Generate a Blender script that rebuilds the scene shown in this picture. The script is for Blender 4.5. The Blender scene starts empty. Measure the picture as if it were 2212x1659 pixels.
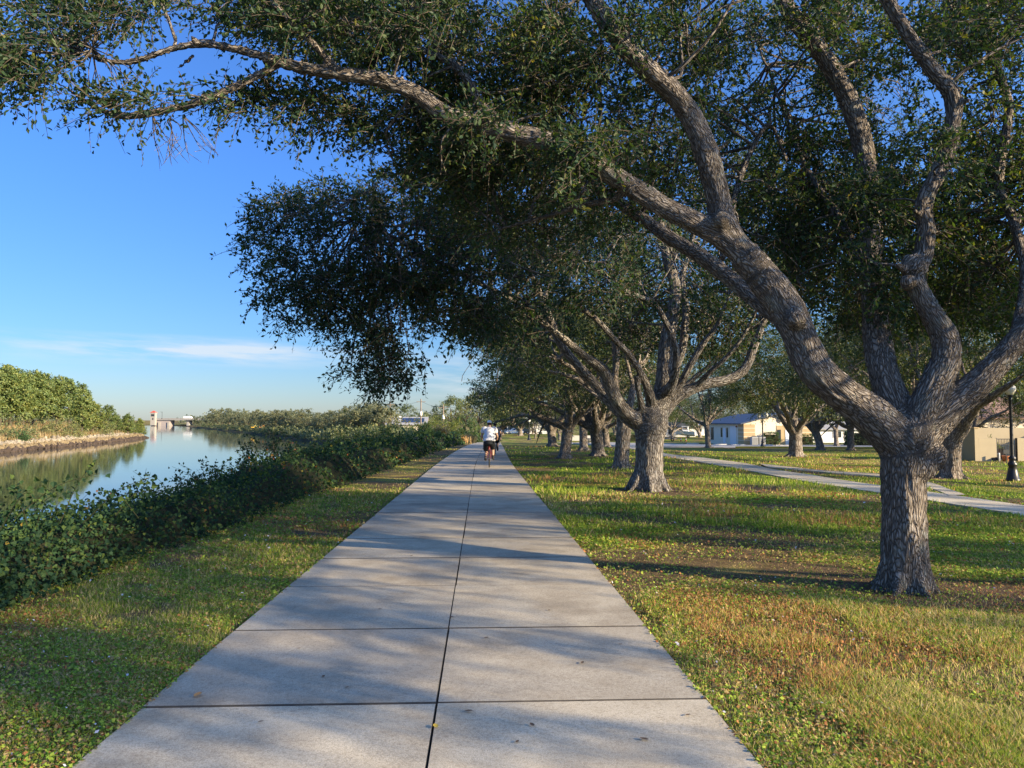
import bpy, math
import numpy as np
from mathutils import Vector, Matrix, kdtree

SC = bpy.context.scene
COL = SC.collection
rng = np.random.default_rng(11)
R_ = math.radians

# ------------------------------------------------------------------ camera frame
F_PX, CX, CY = 1640.0, 1106.0, 829.5          # focal length and centre, in a 2212 x 1659 frame
CAM_H = 1.52
YAW = math.atan((1106 - 1039) / F_PX)
HORIZON = 908.0
PITCH = math.atan((HORIZON - CY) / F_PX)
FWD = np.array([math.sin(YAW) * math.cos(PITCH), math.cos(YAW) * math.cos(PITCH), math.sin(PITCH)])
RGT = np.array([math.cos(YAW), -math.sin(YAW), 0.0])
UPV = np.cross(RGT, FWD)
CAM = np.array([0.0, 0.0, CAM_H])
WATER_Z = CAM_H - 4.3


def ray(px, py):
    d = FWD + RGT * ((px - CX) / F_PX) - UPV * ((py - CY) / F_PX)
    return d / d[1]


def P(px, py, Y):
    return CAM + ray(px, py) * Y


def S(t):
    t = np.clip(t, 0.0, 1.0)
    return t * t * (3 - 2 * t)


LY = np.array([-400, -40, 0, 92, 150, 190, 205, 230, 260, 600, 1500, 4000.0])
LX = np.array([-60, -50, -52, -58, -69, -79, -88, -110, -126, -264, -655, -1700.0])
RY = np.array([-400, -40, 0, 30, 60, 90, 124, 200, 336, 542, 1500, 4000.0])
RX = np.array([-14, -12.0, -11.6, -12, -14, -17, -24, -55, -116, -209, -640, -1680.0])


def Lsh(y): return np.interp(y, LY, LX)
def Rsh(y): return np.interp(y, RY, RX)


def path_c(y):
    t = np.maximum(0, np.asarray(y, float) - 26)
    return -0.28 + 0.021 * t * t / (t + 14)


def vnoise(x, y, seed=0):
    x = np.asarray(x, float); y = np.asarray(y, float)
    xi = np.floor(x).astype(np.int64); yi = np.floor(y).astype(np.int64)
    fx = x - xi; fy = y - yi
    fx = fx * fx * (3 - 2 * fx); fy = fy * fy * (3 - 2 * fy)

    def h(a, b):
        n = (a * 374761393 + b * 668265263 + seed * 974634721) & 0xFFFFFFFF
        n = ((n ^ (n >> 13)) * 1274126177) & 0xFFFFFFFF
        n = (n ^ (n >> 16)) & 0xFFFF
        return n / 65535.0
    a = h(xi, yi); b = h(xi + 1, yi); c = h(xi, yi + 1); d = h(xi + 1, yi + 1)
    return (a * (1 - fx) + b * fx) * (1 - fy) + (c * (1 - fx) + d * fx) * fy


def fbm(x, y, seed=0, o=4):
    s = 0; a = 0.5; f = 1.0; tot = 0
    for k in range(o):
        s = s + a * vnoise(np.asarray(x) * f, np.asarray(y) * f, seed + k * 17); tot += a
        a *= 0.5; f *= 2.03
    return s / tot


def zg(x, y):
    x = np.asarray(x, float); y = np.asarray(y, float)
    z = -0.0085 * np.clip(y, -30, 150) - 0.7 * S((y - 45) / 80)
    z = z - 0.4 * S((x - 7) / 12) * S((y + 12) / 20) - 0.8 * S((y - 100) / 120) * S((x - 20) / 40)
    rough = S((np.abs(x - path_c(y)) - 1.8) / 1.2)
    z = z + rough * 0.05 * (fbm(x * 0.55, y * 0.55, 3, 3) - 0.5)
    z = np.where(y > 150, np.maximum(z, WATER_Z + 0.55), z)
    dr = x - Rsh(y)
    z = np.minimum(z, WATER_Z - 1.3 + 0.62 * dr)
    dl = Lsh(y) - x
    zl = WATER_Z - 1.2 + 0.42 * dl
    zl = np.minimum(zl, WATER_Z + 1.4 + 0.115 * np.minimum(np.maximum(dl - 6, 0), 22))
    left = x < (Lsh(y) + Rsh(y)) * 0.5
    z = np.where(left, zl, z)
    return np.maximum(z, WATER_Z - 2.0)


def G(px, py):
    d = ray(px, py); lo = 1.0
    ys = np.concatenate([np.linspace(1, 60, 600), np.linspace(60.1, 400, 1200)])
    pts = CAM[None] + d[None] * ys[:, None]
    f = pts[:, 2] - zg(pts[:, 0], pts[:, 1])
    i = int(np.argmax(f < 0)) if (f < 0).any() else len(ys) - 1
    p = pts[i]
    return np.array([p[0], p[1], float(zg(p[0], p[1]))])


def on(x, y, dz=0.0):
    return np.array([x, y, float(zg(x, y)) + dz])


def norm(v):
    v = np.asarray(v, float)
    return v / np.maximum(np.linalg.norm(v, axis=-1, keepdims=True), 1e-9)


# ------------------------------------------------------------------ object helpers
def link(o, parent=None):
    COL.objects.link(o)
    if parent is not None:
        o.parent = parent
    return o


def tag(o, label=None, cat=None, group=None, kind=None):
    if label: o['label'] = label
    if cat: o['category'] = cat
    if group: o['group'] = group
    if kind: o['kind'] = kind
    return o


def empty(name, loc, label, cat, group=None, rz=0.0, scale=1.0):
    o = bpy.data.objects.new(name, None)
    o.empty_display_size = 0.3
    o.location = tuple(loc); o.rotation_euler = (0, 0, rz); o.scale = (scale,) * 3 if np.isscalar(scale) else scale
    link(o)
    return tag(o, label, cat, group)


def copy_tree(o, parent=None):
    c = o.copy(); COL.objects.link(c)
    if parent is not None: c.parent = parent
    for ch in list(o.children):
        copy_tree(ch, c)
    return c


def mesh_np(name, verts, groups, mats, parent=None, smooth=False, attrs=None, loc=None):
    verts = np.asarray(verts, np.float32)
    me = bpy.data.meshes.new(name)
    groups = [(np.asarray(f, np.int32), mi) for f, mi in groups if len(f)]
    nl = sum(f.size for f, _ in groups); npoly = sum(len(f) for f, _ in groups)
    me.vertices.add(len(verts)); me.loops.add(nl); me.polygons.add(npoly)
    me.vertices.foreach_set('co', verts.ravel())
    me.loops.foreach_set('vertex_index', np.concatenate([f.ravel() for f, _ in groups]))
    starts = []; mi_ = []; off = 0
    for f, mi in groups:
        k = f.shape[1]
        starts.append(off + np.arange(len(f)) * k); off += f.size
        mi_.append(np.full(len(f), mi))
    me.polygons.foreach_set('loop_start', np.concatenate(starts).astype(np.int32))
    me.polygons.foreach_set('material_index', np.concatenate(mi_).astype(np.int32))
    me.polygons.foreach_set('use_smooth', np.full(npoly, bool(smooth)))
    for m in mats: me.materials.append(m)
    for an, (ty, arr) in (attrs or {}).items():
        a = me.attributes.new(an, ty, 'POINT')
        arr = np.asarray(arr, np.float32)
        key = {'FLOAT': 'value', 'FLOAT_VECTOR': 'vector', 'FLOAT_COLOR': 'color'}[ty]
        a.data.foreach_set(key, arr.ravel())
    me.update(calc_edges=True)
    o = bpy.data.objects.new(name, me)
    if loc is not None: o.location = tuple(loc)
    return link(o, parent)


def catmull(pts, n):
    pts = np.asarray(pts, float)
    if len(pts) == 2:
        t = np.linspace(0, 1, n)[:, None]
        return pts[0] * (1 - t) + pts[1] * t
    p = np.vstack([2 * pts[0] - pts[1], pts, 2 * pts[-1] - pts[-2]])
    seg = np.linalg.norm(np.diff(pts[:, :3], axis=0), axis=1); cum = np.concatenate([[0], np.cumsum(seg)])
    s = np.linspace(0, cum[-1], n)
    i = np.clip(np.searchsorted(cum, s, 'right') - 1, 0, len(seg) - 1)
    t = ((s - cum[i]) / np.maximum(seg[i], 1e-9))[:, None]
    a, b, c, d = p[i], p[i + 1], p[i + 2], p[i + 3]
    return 0.5 * ((2 * b) + (-a + c) * t + (2 * a - 5 * b + 4 * c - d) * t * t + (-a + 3 * b - 3 * c + d) * t ** 3)


def frames(p):
    T = norm(np.gradient(p, axis=0))
    N = np.zeros_like(T)
    ref = np.array([0, 0, 1.0]) if abs(T[0][2]) < 0.9 else np.array([0, 1.0, 0])
    n = np.cross(T[0], ref); n /= np.linalg.norm(n)
    for i in range(len(p)):
        n = n - T[i] * np.dot(n, T[i]); n /= max(np.linalg.norm(n), 1e-9)
        N[i] = n
    return T, N, np.cross(T, N)


class MB:
    """collects geometry, builds ONE mesh object"""
    def __init__(self):
        self.v = []; self.f = {}; self.n = 0; self.bark = []

    def add(self, v, f, m=0, bark=None):
        v = np.asarray(v, float).reshape(-1, 3); f = np.asarray(f, int)
        self.v.append(v)
        self.f.setdefault((f.shape[1], m), []).append(f + self.n)
        self.bark.append(np.zeros_like(v) if bark is None else bark)
        self.n += len(v)
        return self

    def box(self, a, b, m=0):
        (x0, y0, z0), (x1, y1, z1) = a, b
        v = [(x0, y0, z0), (x1, y0, z0), (x1, y1, z0), (x0, y1, z0), (x0, y0, z1), (x1, y0, z1), (x1, y1, z1), (x0, y1, z1)]
        return self.add(v, [(0, 3, 2, 1), (4, 5, 6, 7), (0, 1, 5, 4), (1, 2, 6, 5), (2, 3, 7, 6), (3, 0, 4, 7)], m)

    def obox(self, c, ax, ay, az, m=0):
        c, ax, ay, az = map(np.asarray, (c, ax, ay, az))
        v = [c + ax * sx + ay * sy + az * sz for sz in (-1, 1) for sx, sy in ((-1, -1), (1, -1), (1, 1), (-1, 1))]
        return self.add(v, [(0, 3, 2, 1), (4, 5, 6, 7), (0, 1, 5, 4), (1, 2, 6, 5), (2, 3, 7, 6), (3, 0, 4, 7)], m)

    def tube(self, pts, rad, sides=8, n=None, m=0, cap=True, wob=0.0, seed=0):
        pts = np.asarray(pts, float); rad = np.broadcast_to(np.asarray(rad, float), (len(pts),))
        q = np.hstack([pts, rad[:, None]])
        if n is None: n = len(pts)
        if n != len(pts): q = catmull(q, n)
        p, r = q[:, :3], np.maximum(q[:, 3], 0.001)
        T, N, B = frames(p)
        th = np.arange(sides) / sides * 2 * np.pi
        rr = r[:, None] * np.ones(sides)
        s = np.concatenate([[0], np.cumsum(np.linalg.norm(np.diff(p, axis=0), axis=1))])
        if wob:
            rr = rr * (1 + wob * (vnoise(np.cos(th)[None] * 1.3 + s[:, None] * 1.7 + seed, np.sin(th)[None] * 1.3 + s[:, None] * 0.9 + seed * 3.1, 5) - 0.5) * 2)
        v = p[:, None] + rr[..., None] * (np.cos(th)[None, :, None] * N[:, None] + np.sin(th)[None, :, None] * B[:, None])
        bk = np.stack([np.cos(th)[None] * r[:, None], np.sin(th)[None] * r[:, None], np.repeat(s[:, None], sides, 1) + seed * 7.3], -1)
        i = np.arange(n - 1)[:, None] * sides; j = np.arange(sides)[None]; k = (j + 1) % sides
        f = np.stack([i + j, i + k, i + sides + k, i + sides + j], -1).reshape(-1, 4)
        base = self.n
        self.add(v.reshape(-1, 3), f, m, bk.reshape(-1, 3))
        if cap:
            self.f.setdefault((sides, m), []).append(np.array([list(range(sides))[::-1]]) + base)
            self.f.setdefault((sides, m), []).append(np.array([list(range(sides))]) + base + (n - 1) * sides)
        return self

    def lathe(self, prof, sides=16, c=(0, 0, 0), m=0):
        prof = np.asarray(prof, float); n = len(prof)
        th = np.arange(sides) / sides * 2 * np.pi
        v = np.stack([prof[:, 0, None] * np.cos(th), prof[:, 0, None] * np.sin(th), np.repeat(prof[:, 1, None], sides, 1)], -1) + np.asarray(c)
        i = np.arange(n - 1)[:, None] * sides; j = np.arange(sides)[None]; k = (j + 1) % sides
        f = np.stack([i + j, i + k, i + sides + k, i + sides + j], -1).reshape(-1, 4)
        return self.add(v.reshape(-1, 3), f, m)

    def ball(self, c, r, m=0, seg=12, rings=8):
        r = np.broadcast_to(np.asarray(r, float), (3,))
        ph = np.linspace(-np.pi / 2 + 0.01, np.pi / 2 - 0.01, rings)
        prof = np.stack([np.cos(ph), np.sin(ph)], -1)
        th = np.arange(seg) / seg * 2 * np.pi
        v = np.stack([prof[:, 0, None] * np.cos(th), prof[:, 0, None] * np.sin(th), np.repeat(prof[:, 1, None], seg, 1)], -1).reshape(-1, 3)
        i = np.arange(rings - 1)[:, None] * seg; j = np.arange(seg)[None]; k = (j + 1) % seg
        f = np.stack([i + j, i + k, i + seg + k, i + seg + j], -1).reshape(-1, 4)
        return self.add(v * r + np.asarray(c), f, m)

    def torus(self, c, R, r, axis='x', m=0, seg=36, sides=8):
        a = np.arange(seg) / seg * 2 * np.pi; b = np.arange(sides) / sides * 2 * np.pi
        rad = R + r * np.cos(b)[None]
        u = rad * np.cos(a)[:, None]; w = rad * np.sin(a)[:, None]; h = np.repeat((r * np.sin(b))[None], seg, 0)
        v = np.stack([h, u, w] if axis == 'x' else [u, w, h], -1).reshape(-1, 3) + np.asarray(c)
        i = np.arange(seg)[:, None] * sides; i2 = ((np.arange(seg) + 1) % seg)[:, None] * sides
        j = np.arange(sides)[None]; k = (j + 1) % sides
        f = np.stack([i + j, i2 + j, i2 + k, i + k], -1).reshape(-1, 4)
        return self.add(v, f, m)

    def prism(self, poly, d, m=0):
        poly = np.asarray(poly, float); n = len(poly)
        v = np.vstack([poly, poly + np.asarray(d)])
        b = self.n
        self.add(v, [(i, (i + 1) % n, n + (i + 1) % n, n + i) for i in range(n)], m)
        self.f.setdefault((n, m), []).append(np.array([list(range(n))[::-1]]) + b)
        self.f.setdefault((n, m), []).append(np.array([list(range(n))]) + b + n)
        return self

    def build(self, name, mats, parent=None, smooth=False, bark=False, loc=None, shift=None):
        if not isinstance(mats, (list, tuple)): mats = [mats]
        v = np.vstack(self.v)
        if shift is not None: v = v - np.asarray(shift)
        at = {'bark': ('FLOAT_VECTOR', np.vstack(self.bark))} if bark else None
        return mesh_np(name, v, [(np.vstack(fs), m) for (k, m), fs in self.f.items()], mats, parent, smooth, at, loc)

    def remeshed(self, voxel, smooth=4, fac=0.5):
        """union of everything collected, as numpy (verts, quads)"""
        o = self.build('tmp', [])
        m = o.modifiers.new('r', 'REMESH'); m.mode = 'VOXEL'; m.voxel_size = voxel; m.adaptivity = 0
        if smooth:
            s = o.modifiers.new('s', 'SMOOTH'); s.factor = fac; s.iterations = smooth
        dg = bpy.context.evaluated_depsgraph_get()
        me = bpy.data.meshes.new_from_object(o.evaluated_get(dg))
        v = np.zeros(len(me.vertices) * 3, np.float32); me.vertices.foreach_get('co', v)
        npoly = len(me.polygons)
        ls = np.zeros(npoly, np.int32); me.polygons.foreach_get('loop_start', ls)
        lt = np.zeros(npoly, np.int32); me.polygons.foreach_get('loop_total', lt)
        li = np.zeros(len(me.loops), np.int32); me.loops.foreach_get('vertex_index', li)
        q = li[ls[lt == 4][:, None] + np.arange(4)]; t = li[ls[lt == 3][:, None] + np.arange(3)]
        old = o.data
        bpy.data.objects.remove(o); bpy.data.meshes.remove(old); bpy.data.meshes.remove(me)
        return v.reshape(-1, 3), q, t


def body(mb, name, mat, parent, voxel=0.008, smooth=5):
    v, q, t = mb.remeshed(voxel, smooth)
    return mesh_np(name, v, [(q, 0), (t, 0)], [mat], parent, True)


# ------------------------------------------------------------------ materials
class NT:
    def __init__(self, name):
        self.m = bpy.data.materials.new(name); self.m.use_nodes = True
        self.t = self.m.node_tree; self.t.nodes.clear()
        self.out = self.n('ShaderNodeOutputMaterial')

    def n(self, ty, **kw):
        nd = self.t.nodes.new(ty)
        for k, v in kw.items():
            if k.startswith('i_'):
                nd.inputs[k[2:].replace('_', ' ')].default_value = v
            else:
                setattr(nd, k, v)
        return nd

    def l(self, a, b): self.t.links.new(a, b)

    def ramp(self, src, stops):
        r = self.n('ShaderNodeValToRGB')
        e = r.color_ramp.elements
        while len(e) < len(stops): e.new(0.5)
        for el, (p, c) in zip(e, stops):
            el.position = p; el.color = (*c, 1)
        self.l(src, r.inputs[0])
        return r.outputs[0]

    def noise(self, vec, scale, detail=4, rough=0.55):
        n = self.n('ShaderNodeTexNoise'); n.inputs['Scale'].default_value = scale
        n.inputs['Detail'].default_value = detail; n.inputs['Roughness'].default_value = rough
        if vec is not None: self.l(vec, n.inputs['Vector'])
        return n.outputs[0]

    def mix(self, a, b, fac, mode='MIX'):
        x = self.n('ShaderNodeMix', data_type='RGBA', blend_type=mode)
        for s, i in ((fac, 0), (a, 6), (b, 7)):
            if hasattr(s, 'is_linked') or hasattr(s, 'links'): self.l(s, x.inputs[i])
            elif i == 0: x.inputs[0].default_value = s
            else: x.inputs[i].default_value = (*s, 1)
        return x.outputs[2]

    def math(self, op, a, b=None):
        x = self.n('ShaderNodeMath', operation=op)
        for s, i in ((a, 0), (b, 1)):
            if s is None: continue
            if hasattr(s, 'links'): self.l(s, x.inputs[i])
            else: x.inputs[i].default_value = s
        return x.outputs[0]

    def bsdf(self, col, rough=0.8, spec=0.3, bump=None, bstr=0.3, bdist=0.02, metal=0.0):
        b = self.n('ShaderNodeBsdfPrincipled')
        if hasattr(col, 'links'): self.l(col, b.inputs['Base Color'])
        else: b.inputs['Base Color'].default_value = (*col, 1)
        if hasattr(rough, 'links'): self.l(rough, b.inputs['Roughness'])
        else: b.inputs['Roughness'].default_value = rough
        b.inputs['Specular IOR Level'].default_value = spec
        b.inputs['Metallic'].default_value = metal
        if bump is not None:
            bp = self.n('ShaderNodeBump'); bp.inputs['Strength'].default_value = bstr; bp.inputs['Distance'].default_value = bdist
            self.l(bump, bp.inputs['Height']); self.l(bp.outputs[0], b.inputs['Normal'])
        return b

    def done(self, sh):
        self.l(sh if not hasattr(sh, 'outputs') else sh.outputs[0], self.out.inputs['Surface'])
        return self.m


def plain(name, col, rough=0.7, spec=0.3, metal=0.0, var=0.12, scale=6.0, bump=0.0):
    t = NT(name)
    co = t.n('ShaderNodeTexCoord').outputs['Object']
    n = t.noise(co, scale, 5)
    c = t.mix(tuple(x * (1 - var) for x in col), tuple(min(1, x * (1 + var)) for x in col), n)
    return t.done(t.bsdf(c, rough, spec, n if bump else None, bump, 0.01, metal))


def leafmat(name, stops, trans=0.35, rough=0.55, spec=0.35, tint=1.25):
    t = NT(name)
    a = t.n('ShaderNodeAttribute', attribute_name='rnd')
    c = t.ramp(a.outputs['Fac'], stops)
    oi = t.n('ShaderNodeObjectInfo').outputs['Random']
    c = t.mix(c, t.ramp(oi, [(0.0, (0.72, 0.78, 0.80)), (0.5, (1.0, 1.0, 1.0)), (1.0, (1.22, 1.10, 0.95))]), 1.0, 'MULTIPLY')
    b = t.bsdf(c, rough, spec)
    tr = t.n('ShaderNodeBsdfTranslucent')
    c2 = t.mix(c, (1.25 * tint, 1.15 * tint, 0.45), 1.0, 'MULTIPLY')
    t.l(c2, tr.inputs['Color'])
    mx = t.n('ShaderNodeMixShader'); mx.inputs[0].default_value = trans
    t.l(b.outputs[0], mx.inputs[1]); t.l(tr.outputs[0], mx.inputs[2])
    return t.done(mx)


def barkmat(name, dark=(0.07, 0.055, 0.045), mid=(0.24, 0.205, 0.175), lite=(0.40, 0.37, 0.34), k=1.0, bstr=0.9):
    t = NT(name)
    at = t.n('ShaderNodeAttribute', attribute_name='bark').outputs['Vector']
    mp = t.n('ShaderNodeMapping'); mp.inputs['Scale'].default_value = (1, 1, 0.22)
    t.l(at, mp.inputs['Vector'])
    nz = t.n('ShaderNodeTexNoise'); nz.inputs['Scale'].default_value = 9; nz.inputs['Detail'].default_value = 3
    t.l(mp.outputs[0], nz.inputs['Vector'])
    dis = t.n('ShaderNodeMix', data_type='RGBA', blend_type='LINEAR_LIGHT'); dis.inputs[0].default_value = 0.075
    t.l(mp.outputs[0], dis.inputs[6]); t.l(nz.outputs[1], dis.inputs[7])
    vo = t.n('ShaderNodeTexVoronoi', feature='DISTANCE_TO_EDGE'); vo.inputs['Scale'].default_value = 40 * k
    t.l(dis.outputs[2], vo.inputs['Vector'])
    ridge = t.n('ShaderNodeMapRange'); ridge.inputs['From Max'].default_value = 0.26
    t.l(vo.outputs['Distance'], ridge.inputs['Value'])
    fine = t.noise(mp.outputs[0], 70 * k, 5, 0.7)
    big = t.noise(at, 2.2, 3)
    h = t.math('ADD', ridge.outputs[0], t.math('MULTIPLY', fine, 0.85))
    c = t.ramp(t.math('MULTIPLY', h, 0.60), [(0.16, dark), (0.52, mid), (0.92, lite)])
    c = t.mix(c, (0.62, 0.60, 0.55), t.math('MULTIPLY', t.math('SUBTRACT', big, 0.35), 1.3), 'MULTIPLY')
    lich = t.ramp(t.noise(at, 6.0, 4), [(0.58, (0, 0, 0)), (0.72, (1, 1, 1))])
    c = t.mix(c, (0.36, 0.40, 0.36), t.math('MULTIPLY', lich, 0.35))
    return t.done(t.bsdf(c, 0.92, 0.12, h, bstr, 0.028))


M = {}
M['bark'] = barkmat('bark', (0.045, 0.036, 0.03), (0.22, 0.19, 0.165), (0.36, 0.33, 0.30), 1.1, 1.0)
M['bark_mid'] = barkmat('bark_mid', (0.04, 0.033, 0.028), (0.205, 0.185, 0.17), (0.34, 0.32, 0.295), 0.55, 1.0)
M['bark_far'] = barkmat('bark_far', (0.05, 0.042, 0.036), (0.22, 0.185, 0.155), (0.38, 0.34, 0.30), 0.36, 1.0)
M['twig'] = plain('twig', (0.085, 0.07, 0.055), 0.9, 0.1)
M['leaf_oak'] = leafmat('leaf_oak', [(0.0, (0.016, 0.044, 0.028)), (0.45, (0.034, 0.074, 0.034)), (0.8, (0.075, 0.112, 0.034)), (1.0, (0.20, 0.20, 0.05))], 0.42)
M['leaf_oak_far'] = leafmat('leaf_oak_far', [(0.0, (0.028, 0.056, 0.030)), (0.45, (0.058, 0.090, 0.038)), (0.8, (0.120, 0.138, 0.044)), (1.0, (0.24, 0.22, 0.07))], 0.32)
M['leaf_hazy'] = leafmat('leaf_hazy', [(0.0, (0.075, 0.105, 0.075)), (0.5, (0.135, 0.155, 0.09)), (1.0, (0.29, 0.27, 0.14))], 0.25)  # aerial haze mixed into this paler leaf colour
M['leaf_pine'] = leafmat('leaf_pine', [(0.0, (0.075, 0.125, 0.04)), (0.5, (0.145, 0.195, 0.06)), (1.0, (0.29, 0.30, 0.09))], 0.25)
M['leaf_shrub'] = leafmat('leaf_shrub', [(0.0, (0.085, 0.12, 0.06)), (0.5, (0.15, 0.185, 0.075)), (1.0, (0.30, 0.29, 0.11))], 0.25)
M['leaf_bush'] = leafmat('leaf_bush', [(0.0, (0.06, 0.11, 0.03)), (0.5, (0.15, 0.20, 0.045)), (1.0, (0.36, 0.34, 0.08))], 0.4)
M['leaf_vine'] = leafmat('leaf_vine', [(0.0, (0.008, 0.028, 0.018)), (0.45, (0.024, 0.062, 0.027)), (0.86, (0.085, 0.13, 0.032)), (0.93, (0.20, 0.17, 0.03)), (0.975, (0.26, 0.09, 0.035)), (1.0, (0.18, 0.07, 0.04))], 0.3, 0.7, 0.2)
M['leaf_hedge'] = leafmat('leaf_hedge', [(0.0, (0.02, 0.06, 0.02)), (1.0, (0.07, 0.13, 0.035))], 0.2)
M['leaf_dry'] = leafmat('leaf_dry', [(0.0, (0.24, 0.15, 0.06)), (0.5, (0.40, 0.28, 0.13)), (1.0, (0.52, 0.40, 0.22))], 0.25, tint=1.0)
M['leaf_red'] = leafmat('leaf_red', [(0.0, (0.20, 0.05, 0.035)), (1.0, (0.40, 0.14, 0.07))], 0.25, tint=1.0)
M['leaf_palm'] = leafmat('leaf_palm', [(0.0, (0.025, 0.06, 0.025)), (1.0, (0.08, 0.13, 0.04))], 0.2)


# ------------------------------------------------------------------ foliage
def foliage(C, O, T=5, K=8, tl=0.35, ll=0.065, lw=0.45, droop=0.25, six=False, twigs=True, spread=0.8, upn=0.6, r=None, base=0.0, jit=0.06, nr=0.65, ow=0.45):
    r = r or rng
    C = np.asarray(C, float); O = norm(O); m = len(C)
    D = norm(O[:, None] * 0.7 + r.normal(size=(m, T, 3)) * spread + np.array([0, 0, -droop]))
    L = tl * r.uniform(0.55, 1.25, (m, T, 1))
    st = C[:, None] + r.normal(size=(m, T, 3)) * jit
    t = ((np.arange(K) + 0.6) / K)[None, None, :, None]
    curve = np.array([0, 0, -1.0]) * droop * 0.7
    pos = st[:, :, None] + D[:, :, None] * t * L[:, :, None] + curve * t * t * L[:, :, None]
    pos = pos + r.normal(size=pos.shape) * 0.012 * (ll / 0.065)
    ld = norm(D[:, :, None] * 0.55 + r.normal(size=pos.shape) * 0.75)
    nn = norm(r.normal(size=pos.shape) * nr + O[:, None, None] * ow + np.array([0, 0, upn]))
    pos = pos.reshape(-1, 3); ld = ld.reshape(-1, 3); nn = nn.reshape(-1, 3)
    sd = norm(np.cross(nn, ld)); nn = np.cross(ld, sd)
    n = len(pos)
    ln = ll * r.uniform(0.6, 1.25, (n, 1)); wd = ln * lw * r.uniform(0.8, 1.2, (n, 1)) * 0.5
    if six:
        up = nn * wd * 0.35
        v = np.stack([pos, pos + ld * ln * 0.33 + sd * wd + up, pos + ld * ln * 0.72 + sd * wd * 0.85 + up, pos + ld * ln,
                      pos + ld * ln * 0.72 - sd * wd * 0.85 + up, pos + ld * ln * 0.33 - sd * wd + up], 1)
        k = np.arange(n)[:, None] * 6
        f = np.vstack([k + np.array([[0, 1, 2, 3]]), k + np.array([[0, 3, 4, 5]])]); pv = 6
    else:
        v = np.stack([pos, pos + ld * ln * 0.5 + sd * wd, pos + ld * ln, pos + ld * ln * 0.5 - sd * wd], 1)
        f = np.arange(n)[:, None] * 4 + np.array([[0, 1, 2, 3]]); pv = 4
    cl = np.repeat(r.normal(size=m) * 0.10, T * K)
    rn = np.clip(base + r.beta(2.0, 2.6, n) + cl, 0, 1)
    rn = np.repeat(rn, pv)
    v = v.reshape(-1, 3)
    groups = [(f, 0)]
    if twigs:
        a = st.reshape(-1, 3); Dr = D.reshape(-1, 3); Lr = L.reshape(-1, 1)
        mid = a + Dr * 0.55 * Lr + curve * 0.3 * Lr; e = a + Dr * Lr + curve * Lr
        s1 = norm(np.cross(Dr, r.normal(size=a.shape))); s2 = np.cross(Dr, s1)
        w = 0.0035 * (ll / 0.065) ** 0.7
        ring = lambda p, k: [p + s1 * k, p - s1 * k * .5 + s2 * k * .87, p - s1 * k * .5 - s2 * k * .87]
        tv = np.stack(ring(a, w * 1.3) + ring(mid, w) + ring(e, w * .5), 1)
        o = len(v) + np.arange(len(a))[:, None] * 9
        tf = np.vstack([o + np.array([q]) for b in (0, 3) for q in ([b, b + 1, b + 4, b + 3], [b + 1, b + 2, b + 5, b + 4], [b + 2, b, b + 3, b + 5])])
        v = np.vstack([v, tv.reshape(-1, 3)]); rn = np.concatenate([rn, np.full(len(a) * 9, 0.5)])
        groups.append((tf, 1))
    return v, groups, rn


def merge_fol(parts):
    vs = []; gs = {}; rs = []; n = 0
    for v, g, r in parts:
        vs.append(v); rs.append(r)
        for f, m in g: gs.setdefault((f.shape[1], m), []).append(f + n)
        n += len(v)
    return np.vstack(vs), [(np.vstack(f), m) for (k, m), f in gs.items()], np.concatenate(rs)


def crown(name, parts, mats, parent, shift=None):
    v, g, r = merge_fol(parts)
    if shift is not None: v = v - np.asarray(shift)
    return mesh_np(name, v, g, mats, parent, False, {'rnd': ('FLOAT', r)})


def skeleton_bark(v, skel):
    """cylinder coordinates of each vertex about the nearest limb"""
    kd = kdtree.KDTree(len(skel['p']))
    for i, p in enumerate(skel['p']): kd.insert(p, i)
    kd.balance()
    idx = np.array([kd.find(x)[1] for x in v])
    d = v - skel['p'][idx]
    T, N, B = skel['T'][idx], skel['N'][idx], skel['B'][idx]
    return np.stack([(d * N).sum(1), (d * B).sum(1), skel['s'][idx] + (d * T).sum(1)], 1)


def make_skel(limbs):
    out = {k: [] for k in 'pTNBs'}; rad = []
    for i, (pts, r) in enumerate(limbs):
        q = np.hstack([np.asarray(pts, float), np.asarray(r, float)[:, None]])
        ln = np.linalg.norm(np.diff(q[:, :3], axis=0), axis=1).sum()
        n = max(4, int(ln / 0.06)); q = catmull(q, n)
        T, N, B = frames(q[:, :3])
        s = np.concatenate([[0], np.cumsum(np.linalg.norm(np.diff(q[:, :3], axis=0), axis=1))]) + i * 7.3
        for k, a in zip('pTNBs', (q[:, :3], T, N, B, s)): out[k].append(a)
        rad.append(q[:, 3])
    return {k: np.concatenate(a) for k, a in out.items()}, np.concatenate(rad)


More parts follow.
